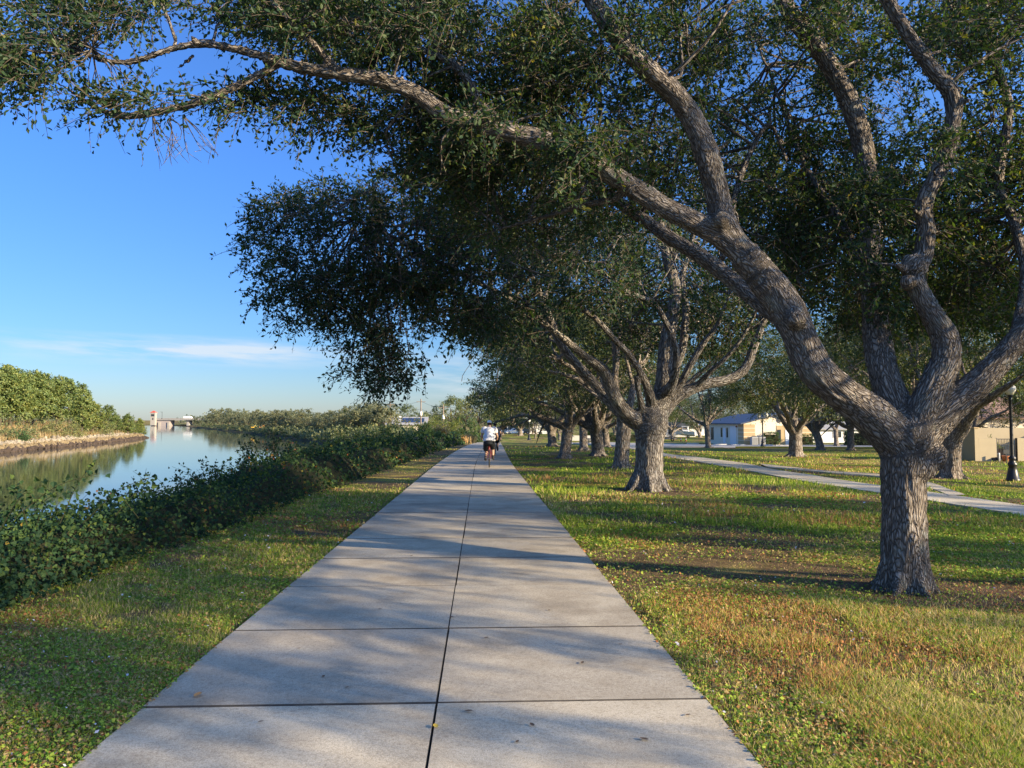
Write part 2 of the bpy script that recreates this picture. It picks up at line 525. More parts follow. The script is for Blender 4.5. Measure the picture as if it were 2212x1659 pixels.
def branchlets(mb, C, skel, srad, r, per=9, r0=0.03):
    """connect leaf clusters to the limbs through forking branches"""
    C = np.asarray(C); m = len(C)
    nh = max(1, m // per)
    H = C[r.choice(m, nh, replace=False)]
    d = ((C[:, None] - H[None]) ** 2).sum(-1)
    a = d.argmin(1)
    for h in range(nh):
        mem = C[a == h]
        if not len(mem): continue
        c = mem.mean(0)
        ds = ((skel['p'] - c) ** 2).sum(1) + np.where(srad < 0.02, 0.5, 0)
        i = ds.argmin(); st = skel['p'][i]
        ln = math.sqrt(ds[i]) + 1e-3
        q = st * 0.35 + c * 0.65
        st2 = st
        mid = (st + c) / 2 + r.normal(size=3) * 0.10 * ln + np.array([0, 0, 0.06 * ln])
        rr = min(r0 * (0.6 + 0.25 * ln), srad[i] * 0.6 + 0.008)
        mb.tube([st2, st * .75 + mid * .25 + r.normal(size=3) * .03 * ln, mid, q * 0.4 + c * .6 + r.normal(size=3) * .05 * ln, c], [rr, rr * .9, rr * .7, rr * .5, rr * .35], 6, 9, cap=False, seed=int(r.integers(50)))
        for p in mem:
            w = c + (mid - c) * r.uniform(0, 0.5)
            mb.tube([w, (w + p) / 2 + r.normal(size=3) * 0.06, p], [rr * .4, rr * .28, rr * .12], 4, 4, cap=False, seed=int(r.integers(50)))


def wood(limbs, voxel, extra=None, smooth=6, sides=20, mat='bark', parent=None, shift=(0, 0, 0), rough=0.0, wob=0.07, name='trunk', skip=()):
    mb = MB()
    for i, (pts, r) in enumerate(limbs):
        ln = np.linalg.norm(np.diff(np.asarray(pts, float), axis=0), axis=1).sum()
        mb.tube(pts, r, sides, max(4, int(ln / 0.12)), wob=wob, seed=i)
    v, q, t = mb.remeshed(voxel, smooth)
    skel, srad = make_skel([l_ for i, l_ in enumerate(limbs) if i not in skip])
    bk = skeleton_bark(v, skel)
    if rough:                                     # real ridges in the bark outline
        fv = v.astype(float); nrm = np.zeros_like(fv)
        a = np.cross(fv[q[:, 2]] - fv[q[:, 0]], fv[q[:, 3]] - fv[q[:, 1]])
        for k in range(4): np.add.at(nrm, q[:, k], a)
        nrm = norm(nrm)
        ang = np.arctan2(bk[:, 1], bk[:, 0])
        h = fbm(ang * 5.5 + 40, bk[:, 2] * 5.0, 9, 3) - 0.5 + 0.6 * (fbm(ang * 14 + 90, bk[:, 2] * 9.0, 19, 2) - 0.5)
        v = fv + nrm * (h * rough)[:, None]
    parts_v = [v]; g = [(q, 0), (t, 0)]; b = [bk]
    if extra is not None and extra.n:
        ev = np.vstack(extra.v)
        for (k, m), fs in extra.f.items(): g.append((np.vstack(fs) + len(v), 0))
        parts_v.append(ev); b.append(np.vstack(extra.bark))
    return mesh_np(name, np.vstack(parts_v) - np.asarray(shift), g, [M[mat]], parent, True, {'bark': ('FLOAT_VECTOR', np.vstack(b))}), skel, srad



# ------------------------------------------------------------------ world, sun, camera
SUN_AZ, SUN_EL = 119.0, 17.5
w = bpy.data.worlds.new('World'); SC.world = w; w.use_nodes = True
nt = w.node_tree; nt.nodes.clear()
wo = nt.nodes.new('ShaderNodeOutputWorld'); bg = nt.nodes.new('ShaderNodeBackground'); bg.inputs['Strength'].default_value = 0.15
sky = nt.nodes.new('ShaderNodeTexSky'); sky.sky_type = 'NISHITA'; sky.sun_disc = False
sky.sun_elevation = R_(SUN_EL); sky.sun_rotation = R_(SUN_AZ)
sky.air_density = 1.0; sky.dust_density = 0.3; sky.ozone_density = 3.0; sky.altitude = 0
tc = nt.nodes.new('ShaderNodeTexCoord')
sep = nt.nodes.new('ShaderNodeSeparateXYZ'); nt.links.new(tc.outputs['Generated'], sep.inputs[0])


def wm(op, a, b=None, clamp=False):
    x = nt.nodes.new('ShaderNodeMath'); x.operation = op; x.use_clamp = clamp
    for s, i in ((a, 0), (b, 1)):
        if s is None: continue
        if hasattr(s, 'links'): nt.links.new(s, x.inputs[i])
        else: x.inputs[i].default_value = s
    return x.outputs[0]


# thin streaks of cloud low over the river: direction mapped to azimuth / elevation
az = wm('ARCTAN2', sep.outputs[0], sep.outputs[1]); el = wm('ARCSINE', sep.outputs[2])
cmb = nt.nodes.new('ShaderNodeCombineXYZ')
nt.links.new(wm('MULTIPLY', az, 5.5), cmb.inputs[0]); nt.links.new(wm('MULTIPLY', wm('ADD', el, wm('MULTIPLY', az, 0.035)), 46.0), cmb.inputs[1])
nz = nt.nodes.new('ShaderNodeTexNoise'); nz.inputs['Scale'].default_value = 1.0; nz.inputs['Detail'].default_value = 6; nz.inputs['Roughness'].default_value = 0.58
nt.links.new(cmb.outputs[0], nz.inputs['Vector'])
band = wm('MULTIPLY', wm('SUBTRACT', 1.0, wm('MULTIPLY', wm('ABSOLUTE', wm('SUBTRACT', el, 0.084)), 48.0), True),
          wm('SUBTRACT', 1.0, wm('MULTIPLY', wm('ABSOLUTE', wm('ADD', az, 0.36)), 3.4), True))
band2 = wm('MULTIPLY', wm('SUBTRACT', 1.0, wm('MULTIPLY', wm('ABSOLUTE', wm('SUBTRACT', el, 0.055)), 22.0), True),
           wm('SUBTRACT', 1.0, wm('MULTIPLY', wm('ABSOLUTE', wm('ADD', az, 0.03)), 7.0), True))
cl = wm('MULTIPLY', wm('SUBTRACT', nz.outputs[0], 0.42, True), wm('MULTIPLY', wm('ADD', band, wm('MULTIPLY', band2, 0.6)), 8.5), True)
tint = nt.nodes.new('ShaderNodeMix'); tint.data_type = 'RGBA'; tint.blend_type = 'MULTIPLY'; tint.inputs[0].default_value = 1.0
rp = nt.nodes.new('ShaderNodeValToRGB'); e_ = rp.color_ramp.elements
e_[0].position = 0.0; e_[0].color = (0.66, 0.75, 1.02, 1); e_[1].position = 0.62; e_[1].color = (1.6, 1.85, 2.3, 1)
m_ = e_.new(0.10); m_.color = (0.54, 0.77, 1.12, 1)
m_ = e_.new(0.30); m_.color = (0.56, 0.93, 1.56, 1)
m_ = e_.new(0.48); m_.color = (0.64, 1.02, 1.65, 1)
nt.links.new(sep.outputs[2], rp.inputs[0])
# warm glow added to the unseen sunward sky, lifting the shaded ground
vd = nt.nodes.new('ShaderNodeVectorMath'); vd.operation = 'DOT_PRODUCT'; nt.links.new(tc.outputs['Generated'], vd.inputs[0])
vd.inputs[1].default_value = (math.sin(R_(SUN_AZ)) * math.cos(R_(SUN_EL)), math.cos(R_(SUN_AZ)) * math.cos(R_(SUN_EL)), math.sin(R_(SUN_EL)))
gl = wm('MULTIPLY', wm('POWER', wm('MULTIPLY', wm('ADD', vd.outputs['Value'], 0.35), 0.74, True), 1.4), 1.7)
gm = nt.nodes.new('ShaderNodeMix'); gm.data_type = 'RGBA'; nt.links.new(gl, gm.inputs[0]); gm.clamp_factor = False
gm.inputs[6].default_value = (1, 1, 1, 1); gm.inputs[7].default_value = (2.1, 1.75, 1.5, 1)
g2 = nt.nodes.new('ShaderNodeMix'); g2.data_type = 'RGBA'; g2.blend_type = 'MULTIPLY'; g2.inputs[0].default_value = 1.0
nt.links.new(rp.outputs[0], g2.inputs[6]); nt.links.new(gm.outputs[2], g2.inputs[7])
nt.links.new(sky.outputs[0], tint.inputs[6]); nt.links.new(g2.outputs[2], tint.inputs[7])
cm = nt.nodes.new('ShaderNodeMix'); cm.data_type = 'RGBA'; nt.links.new(wm('MULTIPLY', cl, 0.7), cm.inputs[0])
nt.links.new(tint.outputs[2], cm.inputs[6]); cm.inputs[7].default_value = (5.6, 5.9, 6.2, 1)
nt.links.new(cm.outputs[2], bg.inputs['Color']); nt.links.new(bg.outputs[0], wo.inputs[0])

sun = bpy.data.lights.new('sun', 'SUN'); sun.energy = 13.0; sun.angle = R_(0.53); sun.color = (1.0, 0.80, 0.52)
so = bpy.data.objects.new('sun', sun); link(so)
sv = Vector((math.sin(R_(SUN_AZ)) * math.cos(R_(SUN_EL)), math.cos(R_(SUN_AZ)) * math.cos(R_(SUN_EL)), math.sin(R_(SUN_EL))))
so.rotation_euler = sv.to_track_quat('Z', 'Y').to_euler(); so.location = (20, -20, 30)

cam = bpy.data.cameras.new('camera'); co_ = bpy.data.objects.new('camera', cam); link(co_)
cam.sensor_width = 36; cam.lens = 36 * F_PX / 2212; cam.clip_end = 9000; cam.clip_start = 0.05
mw = Matrix.Identity(4)
for i in range(3):
    mw[i][0] = RGT[i]; mw[i][1] = UPV[i]; mw[i][2] = -FWD[i]; mw[i][3] = CAM[i]
co_.matrix_world = mw
SC.camera = co_
SC.view_settings.view_transform = 'Standard'; SC.view_settings.look = 'None'; SC.view_settings.exposure = 0
SC.cycles.use_denoising = True
SC.cycles.max_bounces = 8; SC.cycles.transparent_max_bounces = 8
SC.cycles.sample_clamp_indirect = 6.0

# ------------------------------------------------------------------ trunks known to the ground (bare soil round them)
ROW = {  # name: (px, py of the base, trunk width in px)
    'near': (1955, 1280, 112), 't2': (1400, 1060, 72), 't3': (1342, 1011, 30), 't4': (1220, 990, 21), 't5': (1292, 985, 25),
    't6': (1261, 973, 22), 't7': (1193, 964, 18.6), 't8': (1310, 966, 14), 't9': (1156, 948, 5.5), 't10': (1127, 941, 9),
    't11': (1085, 940, 9), 't12': (1209, 951, 8), 'A': (1719, 986, 33), 'B': (1530, 968, 19), 'C': (1772, 972, 15.6),
    'D': (1838, 973, 13), 'D2': (1807, 964, 9), 'E': (2054, 1033, 40), 'F': (2094, 978, 14), 'Gt': (1950, 1008, 30)}
BASE = {k: G(v[0], v[1]) for k, v in ROW.items()}

# ------------------------------------------------------------------ pavement outlines
lower = [(1300, 961), (1362, 970), (1430, 986), (1516, 1000), (1605, 1016), (1683, 1031), (1783, 1049), (1895, 1066), (2050, 1091), (2212, 1118), (2420, 1165)]
upper = [(1310, 958), (1372, 966), (1430, 979), (1516, 989), (1605, 1001), (1683, 1017), (1783, 1033), (1895, 1050), (2050, 1071), (2212, 1094), (2420, 1132)]
b_low = [(1660, 1011), (1740, 1018), (1806, 1024.5), (1895, 1031), (1962, 1042), (2010, 1058), (2050, 1074)]
b_up = [(1640, 1003), (1740, 1014), (1806, 1020), (1895, 1025), (1975, 1036), (2035, 1053), (2085, 1072)]
WALK = [(np.array([G(*p) for p in lower]), np.array([G(*p) for p in upper])), (np.array([G(*p) for p in b_low]), np.array([G(*p) for p in b_up]))]


def seg_dist(x, y, pl):
    d = np.full(np.shape(x), 1e9)
    for (ax, ay), (bx, by) in zip(pl[:-1, :2], pl[1:, :2]):
        vx, vy = bx - ax, by - ay
        t = np.clip(((x - ax) * vx + (y - ay) * vy) / (vx * vx + vy * vy), 0, 1)
        d = np.minimum(d, np.hypot(x - ax - t * vx, y - ay - t * vy))
    return d


def inpoly(x, y, poly):
    ins = np.zeros(np.shape(x), bool); n = len(poly)
    for i in range(n):
        (x0, y0), (x1, y1) = poly[i][:2], poly[(i + 1) % n][:2]
        c = ((y0 > y) != (y1 > y)) & (x < (x1 - x0) * (y - y0) / (y1 - y0 + 1e-12) + x0)
        ins ^= c
    return ins


WPOLY = [np.vstack([a, b[::-1]])[:, :2] for a, b in WALK]
LOT = np.array([(11.5, 92.0), (14, 84), (24, 78), (33, 74), (46, 64), (60, 58), (62, 90), (52, 101.0), (33, 101.0), (28, 118), (20, 128), (11, 112)])


def paved(x, y, pad=0.0):
    r = (np.abs(x - (path_c(y))) < 1.53 + pad) & (y < 160)
    for p in WPOLY: r |= inpoly(x, y, p)
    return r | inpoly(x, y, LOT)


# ------------------------------------------------------------------ lawn colour (shared by the soil sheet and the blades)
def lawn_mix(x, y):
    """weights of green / straw / rust / soil at a point"""
    n1 = fbm(x * 0.33 + 10, y * 0.33, 21, 4); n2 = fbm(x * 0.9, y * 0.9 + 5, 33, 3); n3 = fbm(x * 0.5 - 7, y * 0.5 + 3, 44, 4)
    straw = S((n1 * 0.6 + n2 * 0.4 - 0.44) / 0.24)
    rust = S((n3 - np.where((x > 1.6) & (y < 9), 0.45, 0.52)) / 0.16) * np.where((x > 1.6) & (y < 9), .85, .6)
    soil = np.zeros_like(n1)
    for k, b in BASE.items():
        d = np.hypot(x - b[0], (y - b[1]))
        rr = 0.9 + 1.6 * (n2 - 0.3)
        soil = np.maximum(soil, S((rr - d) / 0.8 + 0.3))
    bx, by = BASE['near'][:2]
    soil = np.maximum(soil, 0.9 * S((1.5 - np.hypot((x - bx + 0.2) * 0.8, y - by - 3.2)) / 0.9) * S((n2 - 0.30) / 0.15))
    soil = np.maximum(soil, 0.85 * S((n2 - 0.55) / 0.08))
    left = x < path_c(y) - 1.5
    straw = np.where(left, np.maximum(straw, .35 + .5 * n2), straw); soil = np.where(left, np.maximum(soil, .8 * S((n1 - .47) / .1)), soil)
    edge = S((path_c(y) - 1.52 - x + 0.45) / 0.5) * S((x + 2.35 + 0.28 * (n2 > 0.5)) / 0.3) * left
    soil = np.maximum(soil, 0.6 * edge * S((n1 - 0.42) / 0.1))
    return straw, rust, soil


CG, CS, CR, CD = np.array([0.15, 0.215, 0.03]), np.array([0.42, 0.33, 0.125]), np.array([0.33, 0.18, 0.065]), np.array([0.15, 0.105, 0.075])


def lawn_rgb(x, y):
    s, r, d = lawn_mix(x, y)
    c = CG * (1 - s[:, None]) + CS * s[:, None]
    c = c * (1 - 0.75 * r[:, None]) + CR * 0.75 * r[:, None]
    c = c * (1 - d[:, None]) + CD * d[:, None]
    lb = (x < Lsh(y) + 2)
    dl = (Lsh(y) - x)
    br = fbm(x * 0.12, y * 0.12, 71, 3)[:, None]
    lc = np.array([0.30, 0.20, 0.075]) * br * 1.6 + np.array([0.12, 0.14, 0.04]) * (1 - br)
    rk = np.array([0.21, 0.18, 0.12])
    lc = np.where((dl < 4.7)[:, None], rk, lc)
    wet = (dl < 3.3)[:, None]
    lc = np.where(wet, np.array([0.10, 0.075, 0.05]), lc)
    c = np.where(lb[:, None], lc, c)
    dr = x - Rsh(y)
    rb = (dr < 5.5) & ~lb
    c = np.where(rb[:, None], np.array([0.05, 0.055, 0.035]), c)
    return c


def geo(a, b, step, grow):
    out = [a]; s = step
    while out[-1] < b:
        out.append(out[-1] + s); s *= grow
    return np.array(out)


gx = np.concatenate([-geo(16, 3200, 1.2, 1.10)[::-1], np.arange(-14.8, 16, 0.22), geo(16, 3200, 0.35, 1.065)])
gy = np.concatenate([-geo(3, 600, 0.5, 1.25)[::-1], np.arange(-2.7, 34, 0.25), geo(34, 5000, 0.4, 1.03)])
X, Y = np.meshgrid(gx, gy)
xf, yf = X.ravel(), Y.ravel()
zf = zg(xf, yf)
onp = (np.abs(xf - path_c(yf)) < 1.9) & (yf < 170)
zf = np.where(onp, zf - 0.012, zf)
nx, ny = len(gx), len(gy)
i = np.arange(ny - 1)[:, None] * nx + np.arange(nx - 1)[None]
q = np.stack([i, i + 1, i + nx + 1, i + nx], -1).reshape(-1, 4)
t = NT('lawn_soil')
vc = t.n('ShaderNodeAttribute', attribute_name='tint').outputs['Color']
oc = t.n('ShaderNodeTexCoord').outputs['Object']
n1 = t.noise(oc, 3.0, 6, 0.65); n2 = t.noise(oc, 26.0, 4, 0.7); n3 = t.noise(oc, 90.0, 3, 0.7)
c = t.mix(vc, (0.45, 0.48, 0.40), t.ramp(n1, [(0.35, (0.7, 0.7, 0.7)), (0.6, (0, 0, 0))]), 'MULTIPLY')
c = t.mix(c, (1.9, 1.6, 1.15), t.ramp(n2, [(0.5, (0, 0, 0)), (0.75, (0.8, 0.8, 0.8))]), 'MULTIPLY')
c = t.mix(c, (0.4, 0.4, 0.4), t.ramp(n3, [(0.38, (0.8, 0.8, 0.8)), (0.55, (0, 0, 0))]), 'MULTIPLY')
M['lawn'] = t.done(t.bsdf(c, 0.95, 0.1, t.math('ADD', n2, t.math('MULTIPLY', n3, 0.5)), 0.9, 0.05))
col = np.concatenate([lawn_rgb(xf, yf), np.ones((len(xf), 1))], 1)
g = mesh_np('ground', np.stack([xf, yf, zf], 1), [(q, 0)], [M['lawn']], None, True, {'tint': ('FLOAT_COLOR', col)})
tag(g, 'wide lawn and river banks of green grass mixed with straw patches', kind='structure')

# water
t = NT('water')
oc = t.n('ShaderNodeTexCoord').outputs['Object']
mp = t.n('ShaderNodeMapping'); mp.inputs['Scale'].default_value = (0.55, 1.3, 1); t.l(oc, mp.inputs['Vector'])
nzw = t.noise(mp.outputs[0], 0.9, 4, 0.55)
patch = t.ramp(t.noise(oc, 0.035, 3), [(0.4, (0.15, 0.15, 0.15)), (0.65, (1, 1, 1))])
b = t.bsdf((0.018, 0.035, 0.035), 0.04, 0.5, t.math('MULTIPLY', nzw, patch), 0.06, 0.10)
b.inputs['IOR'].default_value = 1.33
M['water'] = t.done(b)
wv = np.array([(-1900, -450, 0), (30, -450, 0), (30, 4800, 0), (-1900, 4800, 0)], float)
wob = mesh_np('river', wv, [(np.array([[0, 1, 2, 3]]), 0)], [M['water']], loc=(0, 0, WATER_Z))
tag(wob, 'calm blue river mirroring the wooded far bank', kind='structure')

# ------------------------------------------------------------------ concrete path: two rows of cast slabs with open joints
t = NT('concrete')
oc = t.n('ShaderNodeTexCoord').outputs['Object']
tn = t.n('ShaderNodeAttribute', attribute_name='rnd').outputs['Fac']
f1 = t.noise(oc, 170, 3, 0.7); f2 = t.noise(oc, 2.2, 5, 0.6); f3 = t.noise(oc, 46, 4, 0.65)
c = t.ramp(f1, [(0.30, (0.29, 0.255, 0.20)), (0.5, (0.50, 0.45, 0.355)), (0.72, (0.66, 0.60, 0.485))])
c = t.mix(c, (0.80, 0.78, 0.76), t.ramp(f2, [(0.35, (1, 1, 1)), (0.62, (0, 0, 0))]), 'MULTIPLY')
c = t.mix(c, (0.66, 0.64, 0.62), t.ramp(t.noise(oc, 0.9, 6, 0.7), [(0.50, (0, 0, 0)), (0.66, (0.75, 0.75, 0.75))]), 'MULTIPLY')
c = t.mix(c, (0.72, 0.70, 0.68), t.ramp(f3, [(0.36, (0.7, 0.7, 0.7)), (0.52, (0, 0, 0))]), 'MULTIPLY')
c = t.mix(c, t.ramp(tn, [(0, (0.80, 0.80, 0.81)), (1, (1.06, 1.05, 1.02))]), 1.0, 'MULTIPLY')
M['concrete'] = t.done(t.bsdf(c, 0.9, 0.25, t.math('ADD', f1, f3), 0.25, 0.006))
M['joint'] = plain('joint', (0.06, 0.055, 0.05), 0.95, 0.1, var=0.4, scale=30)
pv = []; pq = []; ps = []; pm = []; pr = []
XL, XC, XR = -1.52, 0.045, 1.52
y0 = 4.2 - 1.524 * 5
yy = y0
rs = np.random.default_rng(5)


def slab(xa, xb, ya, yb, ramp_):
    ns = 1
    e = 0.004
    n = sum(len(a) for a in pv)
    c0, c1 = float(path_c(ya)), float(path_c(yb))
    outer = [(xa + c0, ya), (xb + c0, ya), (xb + c1, yb), (xa + c1, yb)]
    inner = [(xa + c0 + e, ya + e), (xb + c0 - e, ya + e), (xb + c1 - e, yb - e), (xa + c1 + e, yb - e)]
    lift = rs.normal() * 0.0015
    zz = lambda p, d: -0.0085 * np.clip(p[1], -30, 150) - 0.7 * float(S((p[1] - 45) / 80)) + d + lift
    v = [(*p, zz(p, -0.10)) for p in outer] + [(*p, zz(p, 0.022)) for p in outer] + [(*p, zz(p, 0.030)) for p in inner]
    pv.append(np.array(v)); a = np.arange(4); b2 = (a + 1) % 4
    f = np.vstack([np.stack([a, b2, 4 + b2, 4 + a], 1), np.stack([4 + a, 4 + b2, 8 + b2, 8 + a], 1), [[8, 9, 10, 11]]])
    pq.append(f[8:] + n); ps.append(f[:8] + n); pr.append(np.full(12, ramp_))


big = {4: 0.017}
k = 0
while yy < 168:
    j = 0.0075 if k % 5 else 0.0095
    for xa, xb in ((XL, XC - 0.0032), (XC + 0.0032, XR)):
        slab(xa + rs.normal() * 0.004, xb, yy + j, yy + 1.524 - j, rs.uniform(0, 1))
    yy += 1.524; k += 1
PVn = sum(len(a) for a in pv)
# dark joint filler under the slabs
by = np.linspace(-3.5, 168, 150); jv = []
for yb in by:
    zb = -0.0085 * np.clip(yb, -30, 150) - 0.7 * float(S((yb - 45) / 80)) - 0.030
    jv += [(XL + 0.03 + float(path_c(yb)), yb, zb), (XR - 0.03 + float(path_c(yb)), yb, zb)]
ji = np.arange(len(by) - 1)[:, None] * 2 + np.array([[0, 1, 3, 2]]) + PVn
pth = mesh_np('path', np.vstack(pv + [np.array(jv)]), [(np.vstack(pq), 0), (np.vstack(ps), 1), (ji, 1)], [M['concrete'], M['joint']], attrs={'rnd': ('FLOAT', np.concatenate(pr + [np.zeros(len(jv))]))})
tag(pth, 'broad pale concrete path of jointed slabs running beside the river', kind='structure')


def ribbon(name, a, b, mat, label, dz=0.03, n=60):
    A = catmull(a, n); B = catmull(b, n)
    rows = 5
    g_ = []
    for s in np.linspace(0, 1, rows):
        p = A * (1 - s) + B * s; p[:, 2] = zg(p[:, 0], p[:, 1]) + dz; g_.append(p)
    lo = [g_[0].copy(), g_[-1].copy()]
    for l_ in lo: l_[:, 2] -= 0.12
    allr = [lo[0]] + g_ + [lo[1]]
    v = np.concatenate(allr); m = len(allr)
    i = np.arange(m - 1)[:, None] * n + np.arange(n - 1)[None]
    f = np.stack([i, i + 1, i + n + 1, i + n], -1).reshape(-1, 4)
    o = mesh_np(name, v, [(f, 0)], [mat], attrs={'rnd': ('FLOAT', np.full(len(v), 0.9))})
    return tag(o, label, kind='structure')


ribbon('sidewalk', *WALK[0], M['concrete'], 'narrow concrete sidewalk curving across the right lawn behind the near oak')
ribbon('sidewalk', *WALK[1], M['concrete'], 'short curved concrete branch joining the narrow sidewalk', 0.036)

# car park sheet in front of the low building
M['lot'] = plain('lot', (0.30, 0.285, 0.265), 0.9, 0.2, var=0.2, scale=2.0)
cx_, cy_ = 34.0, 88.0
gxx, gyy = np.meshgrid(np.arange(10, 64, 1.0), np.arange(56, 130, 1.0))
ins = inpoly(gxx + 0.5, gyy + 0.5, LOT)
lv = []; lf = []
for a_, b_ in zip(gxx[ins], gyy[ins]):
    n = len(lv)
    lv += [(a_, b_), (a_ + 1, b_), (a_ + 1, b_ + 1), (a_, b_ + 1)]; lf.append((n, n + 1, n + 2, n + 3))
lv = np.array(lv, float)
lot = mesh_np('car_park', np.column_stack([lv, zg(lv[:, 0], lv[:, 1]) + 0.035]), [(np.array(lf), 0)], [M['lot']])
tag(lot, 'pale asphalt car park and drive before the low white building', kind='structure')

# ------------------------------------------------------------------ oaks
def pxlimb(pts):
    """(px, py, depth, radius in px) -> metres"""
    p = np.array([P(a, b, d) for a, b, d, _ in pts]); r = np.array([.93 * w_ * d / F_PX / math.hypot(1, (a - CX) / F_PX) for a, _, d, w_ in pts])
    return p, r


def blob(cx, cy, rx, ry, d0, d1, n, r=None):
    r = r or rng
    a = r.uniform(0, 2 * np.pi, n); q_ = np.sqrt(r.uniform(0, 1, n)); d = r.uniform(d0, d1, n)
    return np.array([P(cx + rx * k * math.cos(t), cy + ry * k * math.sin(t), e) for t, k, e in zip(a, q_, d)])


# --- the near oak
D0 = float(BASE['near'][1]); gb = BASE['near']
k0 = D0
limbs = []
tr = [(1957, 1310, k0, 72), (1956, 1283, k0, 65), (1955, 1255, k0, 59), (1954, 1210, k0, 56), (1953, 1130, k0, 54), (1952, 1050, k0, 53), (1953, 990, k0, 57), (1958, 945, k0, 68), (1960, 915, k0, 60)]
limbs.append(pxlimb(tr))
for ang in range(7):                                    # root flare
    a = ang * 0.9 + 0.3
    d = np.array([math.cos(a), math.sin(a), 0])
    limbs.append((np.array([gb + d * .12 + [0, 0, .30], gb + d * .21 + [0, 0, .08], gb + d * (.30 + .05 * (ang % 3)) + [0, 0, -.04]]), np.array([.075, .05, .025])))
L1 = [(1955, 975, k0, 56), (1905, 920, k0, 56), (1850, 872, k0, 50), (1800, 835, k0, 47), (1752, 785, k0, 46), (1718, 705, k0, 44), (1672, 625, k0, 45), (1605, 548, k0, 40)]
a_, b_ = pxlimb(L1); limbs.append((a_, b_ * .94))
La = [(1640, 588, k0, 36), (1560, 512, k0, 34), (1440, 450, k0, 29), (1340, 388, k0, 26), (1230, 322, k0, 25), (1120, 290, k0, 24), (1040, 270, k0, 24), (960, 245, k0 - .05, 22), (900, 202, k0 - .1, 20),
      (820, 172, k0 - .15, 19), (740, 160, k0 - .2, 18), (650, 146, k0 - .25, 16), (560, 120, k0 - .3, 14), (470, 98, k0 - .3, 13), (400, 98, k0 - .3, 11), (330, 120, k0 - .3, 10), (270, 136, k0 - .3, 9.5), (200, 124, k0 - .3, 8), (140, 90, k0 - .3, 6), (50, 50, k0 - .3, 3)]
a_, b_ = pxlimb(La); limbs.append((a_, b_ * .88))
Lb = [(1645, 595, k0, 36), (1572, 500, k0, 35), (1548, 415, k0, 33), (1525, 330, k0 - .05, 32), (1490, 250, k0 - .1, 31), (1440, 186, k0 - .2, 30), (1385, 138, k0 - .25, 28), (1335, 80, k0 - .3, 26), (1290, 18, k0 - .3, 25), (1255, -45, k0 - .3, 22), (1190, -140, k0 - .3, 16), (1120, -230, k0 - .3, 8)]
a_, b_ = pxlimb(Lb); limbs.append((a_, b_ * .88))
limbs.append(pxlimb([(610, 134, k0 - .25, 9), (545, 168, k0 - .25, 10), (450, 214, k0 - .3, 10), (370, 236, k0 - .3, 9.5), (280, 251, k0 - .3, 9), (220, 240, k0 - .3, 8), (170, 208, k0 - .3, 6.5), (130, 182, k0 - .3, 5), (85, 165, k0 - .3, 3)]))
limbs.append(pxlimb([(735, 156, k0 - .2, 10), (692, 112, k0 - .3, 9), (645, 62, k0 - .35, 8), (602, 22, k0 - .4, 8), (560, -30, k0 - .4, 6)]))
limbs.append(pxlimb([(1120, 288, k0, 12), (1045, 235, k0 + .2, 12), (1015, 180, k0 + .3, 11), (985, 145, k0 + .4, 10), (940, 118, k0 + .5, 8), (860, 90, k0 + .6, 5)]))
limbs.append(pxlimb([(1700, 700, k0 + .1, 22), (1615, 634, k0 + .5, 21), (1529, 564, k0 + .8, 19), (1439, 509, k0 + 1.1, 16), (1380, 467, k0 + 1.4, 14), (1280, 400, k0 + 1.8, 11), (1150, 360, k0 + 2.4, 7)]))
limbs.append(pxlimb([(1360, 405, k0, 10), (1325, 431, k0 + .1, 9), (1264, 442, k0 + .3, 8), (1195, 463, k0 + .5, 7), (1106, 488, k0 + .8, 5), (1000, 520, k0 + 1.0, 3)]))
limbs.append(pxlimb([(1960, 960, k0, 48), (1985, 900, k0, 42), (2020, 830, k0, 40), (2042, 780, k0, 37), (2043, 735, k0, 34), (2018, 688, k0, 29), (1990, 640, k0, 26), (1973, 592, k0, 25), (1993, 560, k0, 24), (2001, 500, k0, 22), (1995, 440, k0, 21),
                     (2018, 390, k0, 20), (2045, 330, k0, 21), (2060, 262, k0, 21), (2055, 200, k0, 23), (2022, 160, k0, 20), (1985, 108, k0, 18), (1940, 40, k0, 17), (1900, -30, k0, 16), (1850, -130, k0, 10), (1800, -220, k0, 5)]))
limbs.append(pxlimb([(1965, 965, k0, 50), (2010, 920, k0, 46), (2060, 872, k0, 41), (2112, 828, k0, 37), (2172, 765, k0, 33), (2235, 690, k0, 28), (2330, 600, k0, 22), (2450, 520, k0, 14), (2560, 470, k0, 7)]))
limbs.append(pxlimb([(1955, 960, k0, 50), (1935, 890, k0 + .15, 42), (1910, 810, k0 + .3, 38), (1895, 730, k0 + .5, 34), (1886, 600, k0 + .8, 29), (1880, 450, k0 + 1.1, 27), (1868, 340, k0 + 1.2, 26), (1850, 262, k0 + 1.2, 25), (1820, 192, k0 + 1.2, 24), (1780, 122, k0 + 1.2, 22), (1732, 62, k0 + 1.2, 21), (1690, 0, k0 + 1.2, 19), (1640, -90, k0 + 1.2, 14), (1590, -200, k0 + 1.2, 7)]))
limbs.append(pxlimb([(2190, 745, k0, 18), (2215, 600, k0 + .6, 15), (2190, 480, k0 + 1, 14), (2158, 385, k0 + 1.2, 13), (2180, 230, k0 + 1.3, 12), (2146, 126, k0 + 1.4, 11), (2130, 0, k0 + 1.5, 9), (2120, -120, k0 + 1.5, 5)]))
limbs.append(pxlimb([(2195, 480, k0 + 1, 10), (2260, 400, k0 + 1.2, 9), (2380, 260, k0 + 1.5, 6)]))
limbs.append(pxlimb([(1700, 350, k0 + 2.2, 5), (1660, 270, k0 + 2.2, 6), (1600, 380, k0 + 2.0, 8), (1560, 560, k0 + 1.2, 9)]))
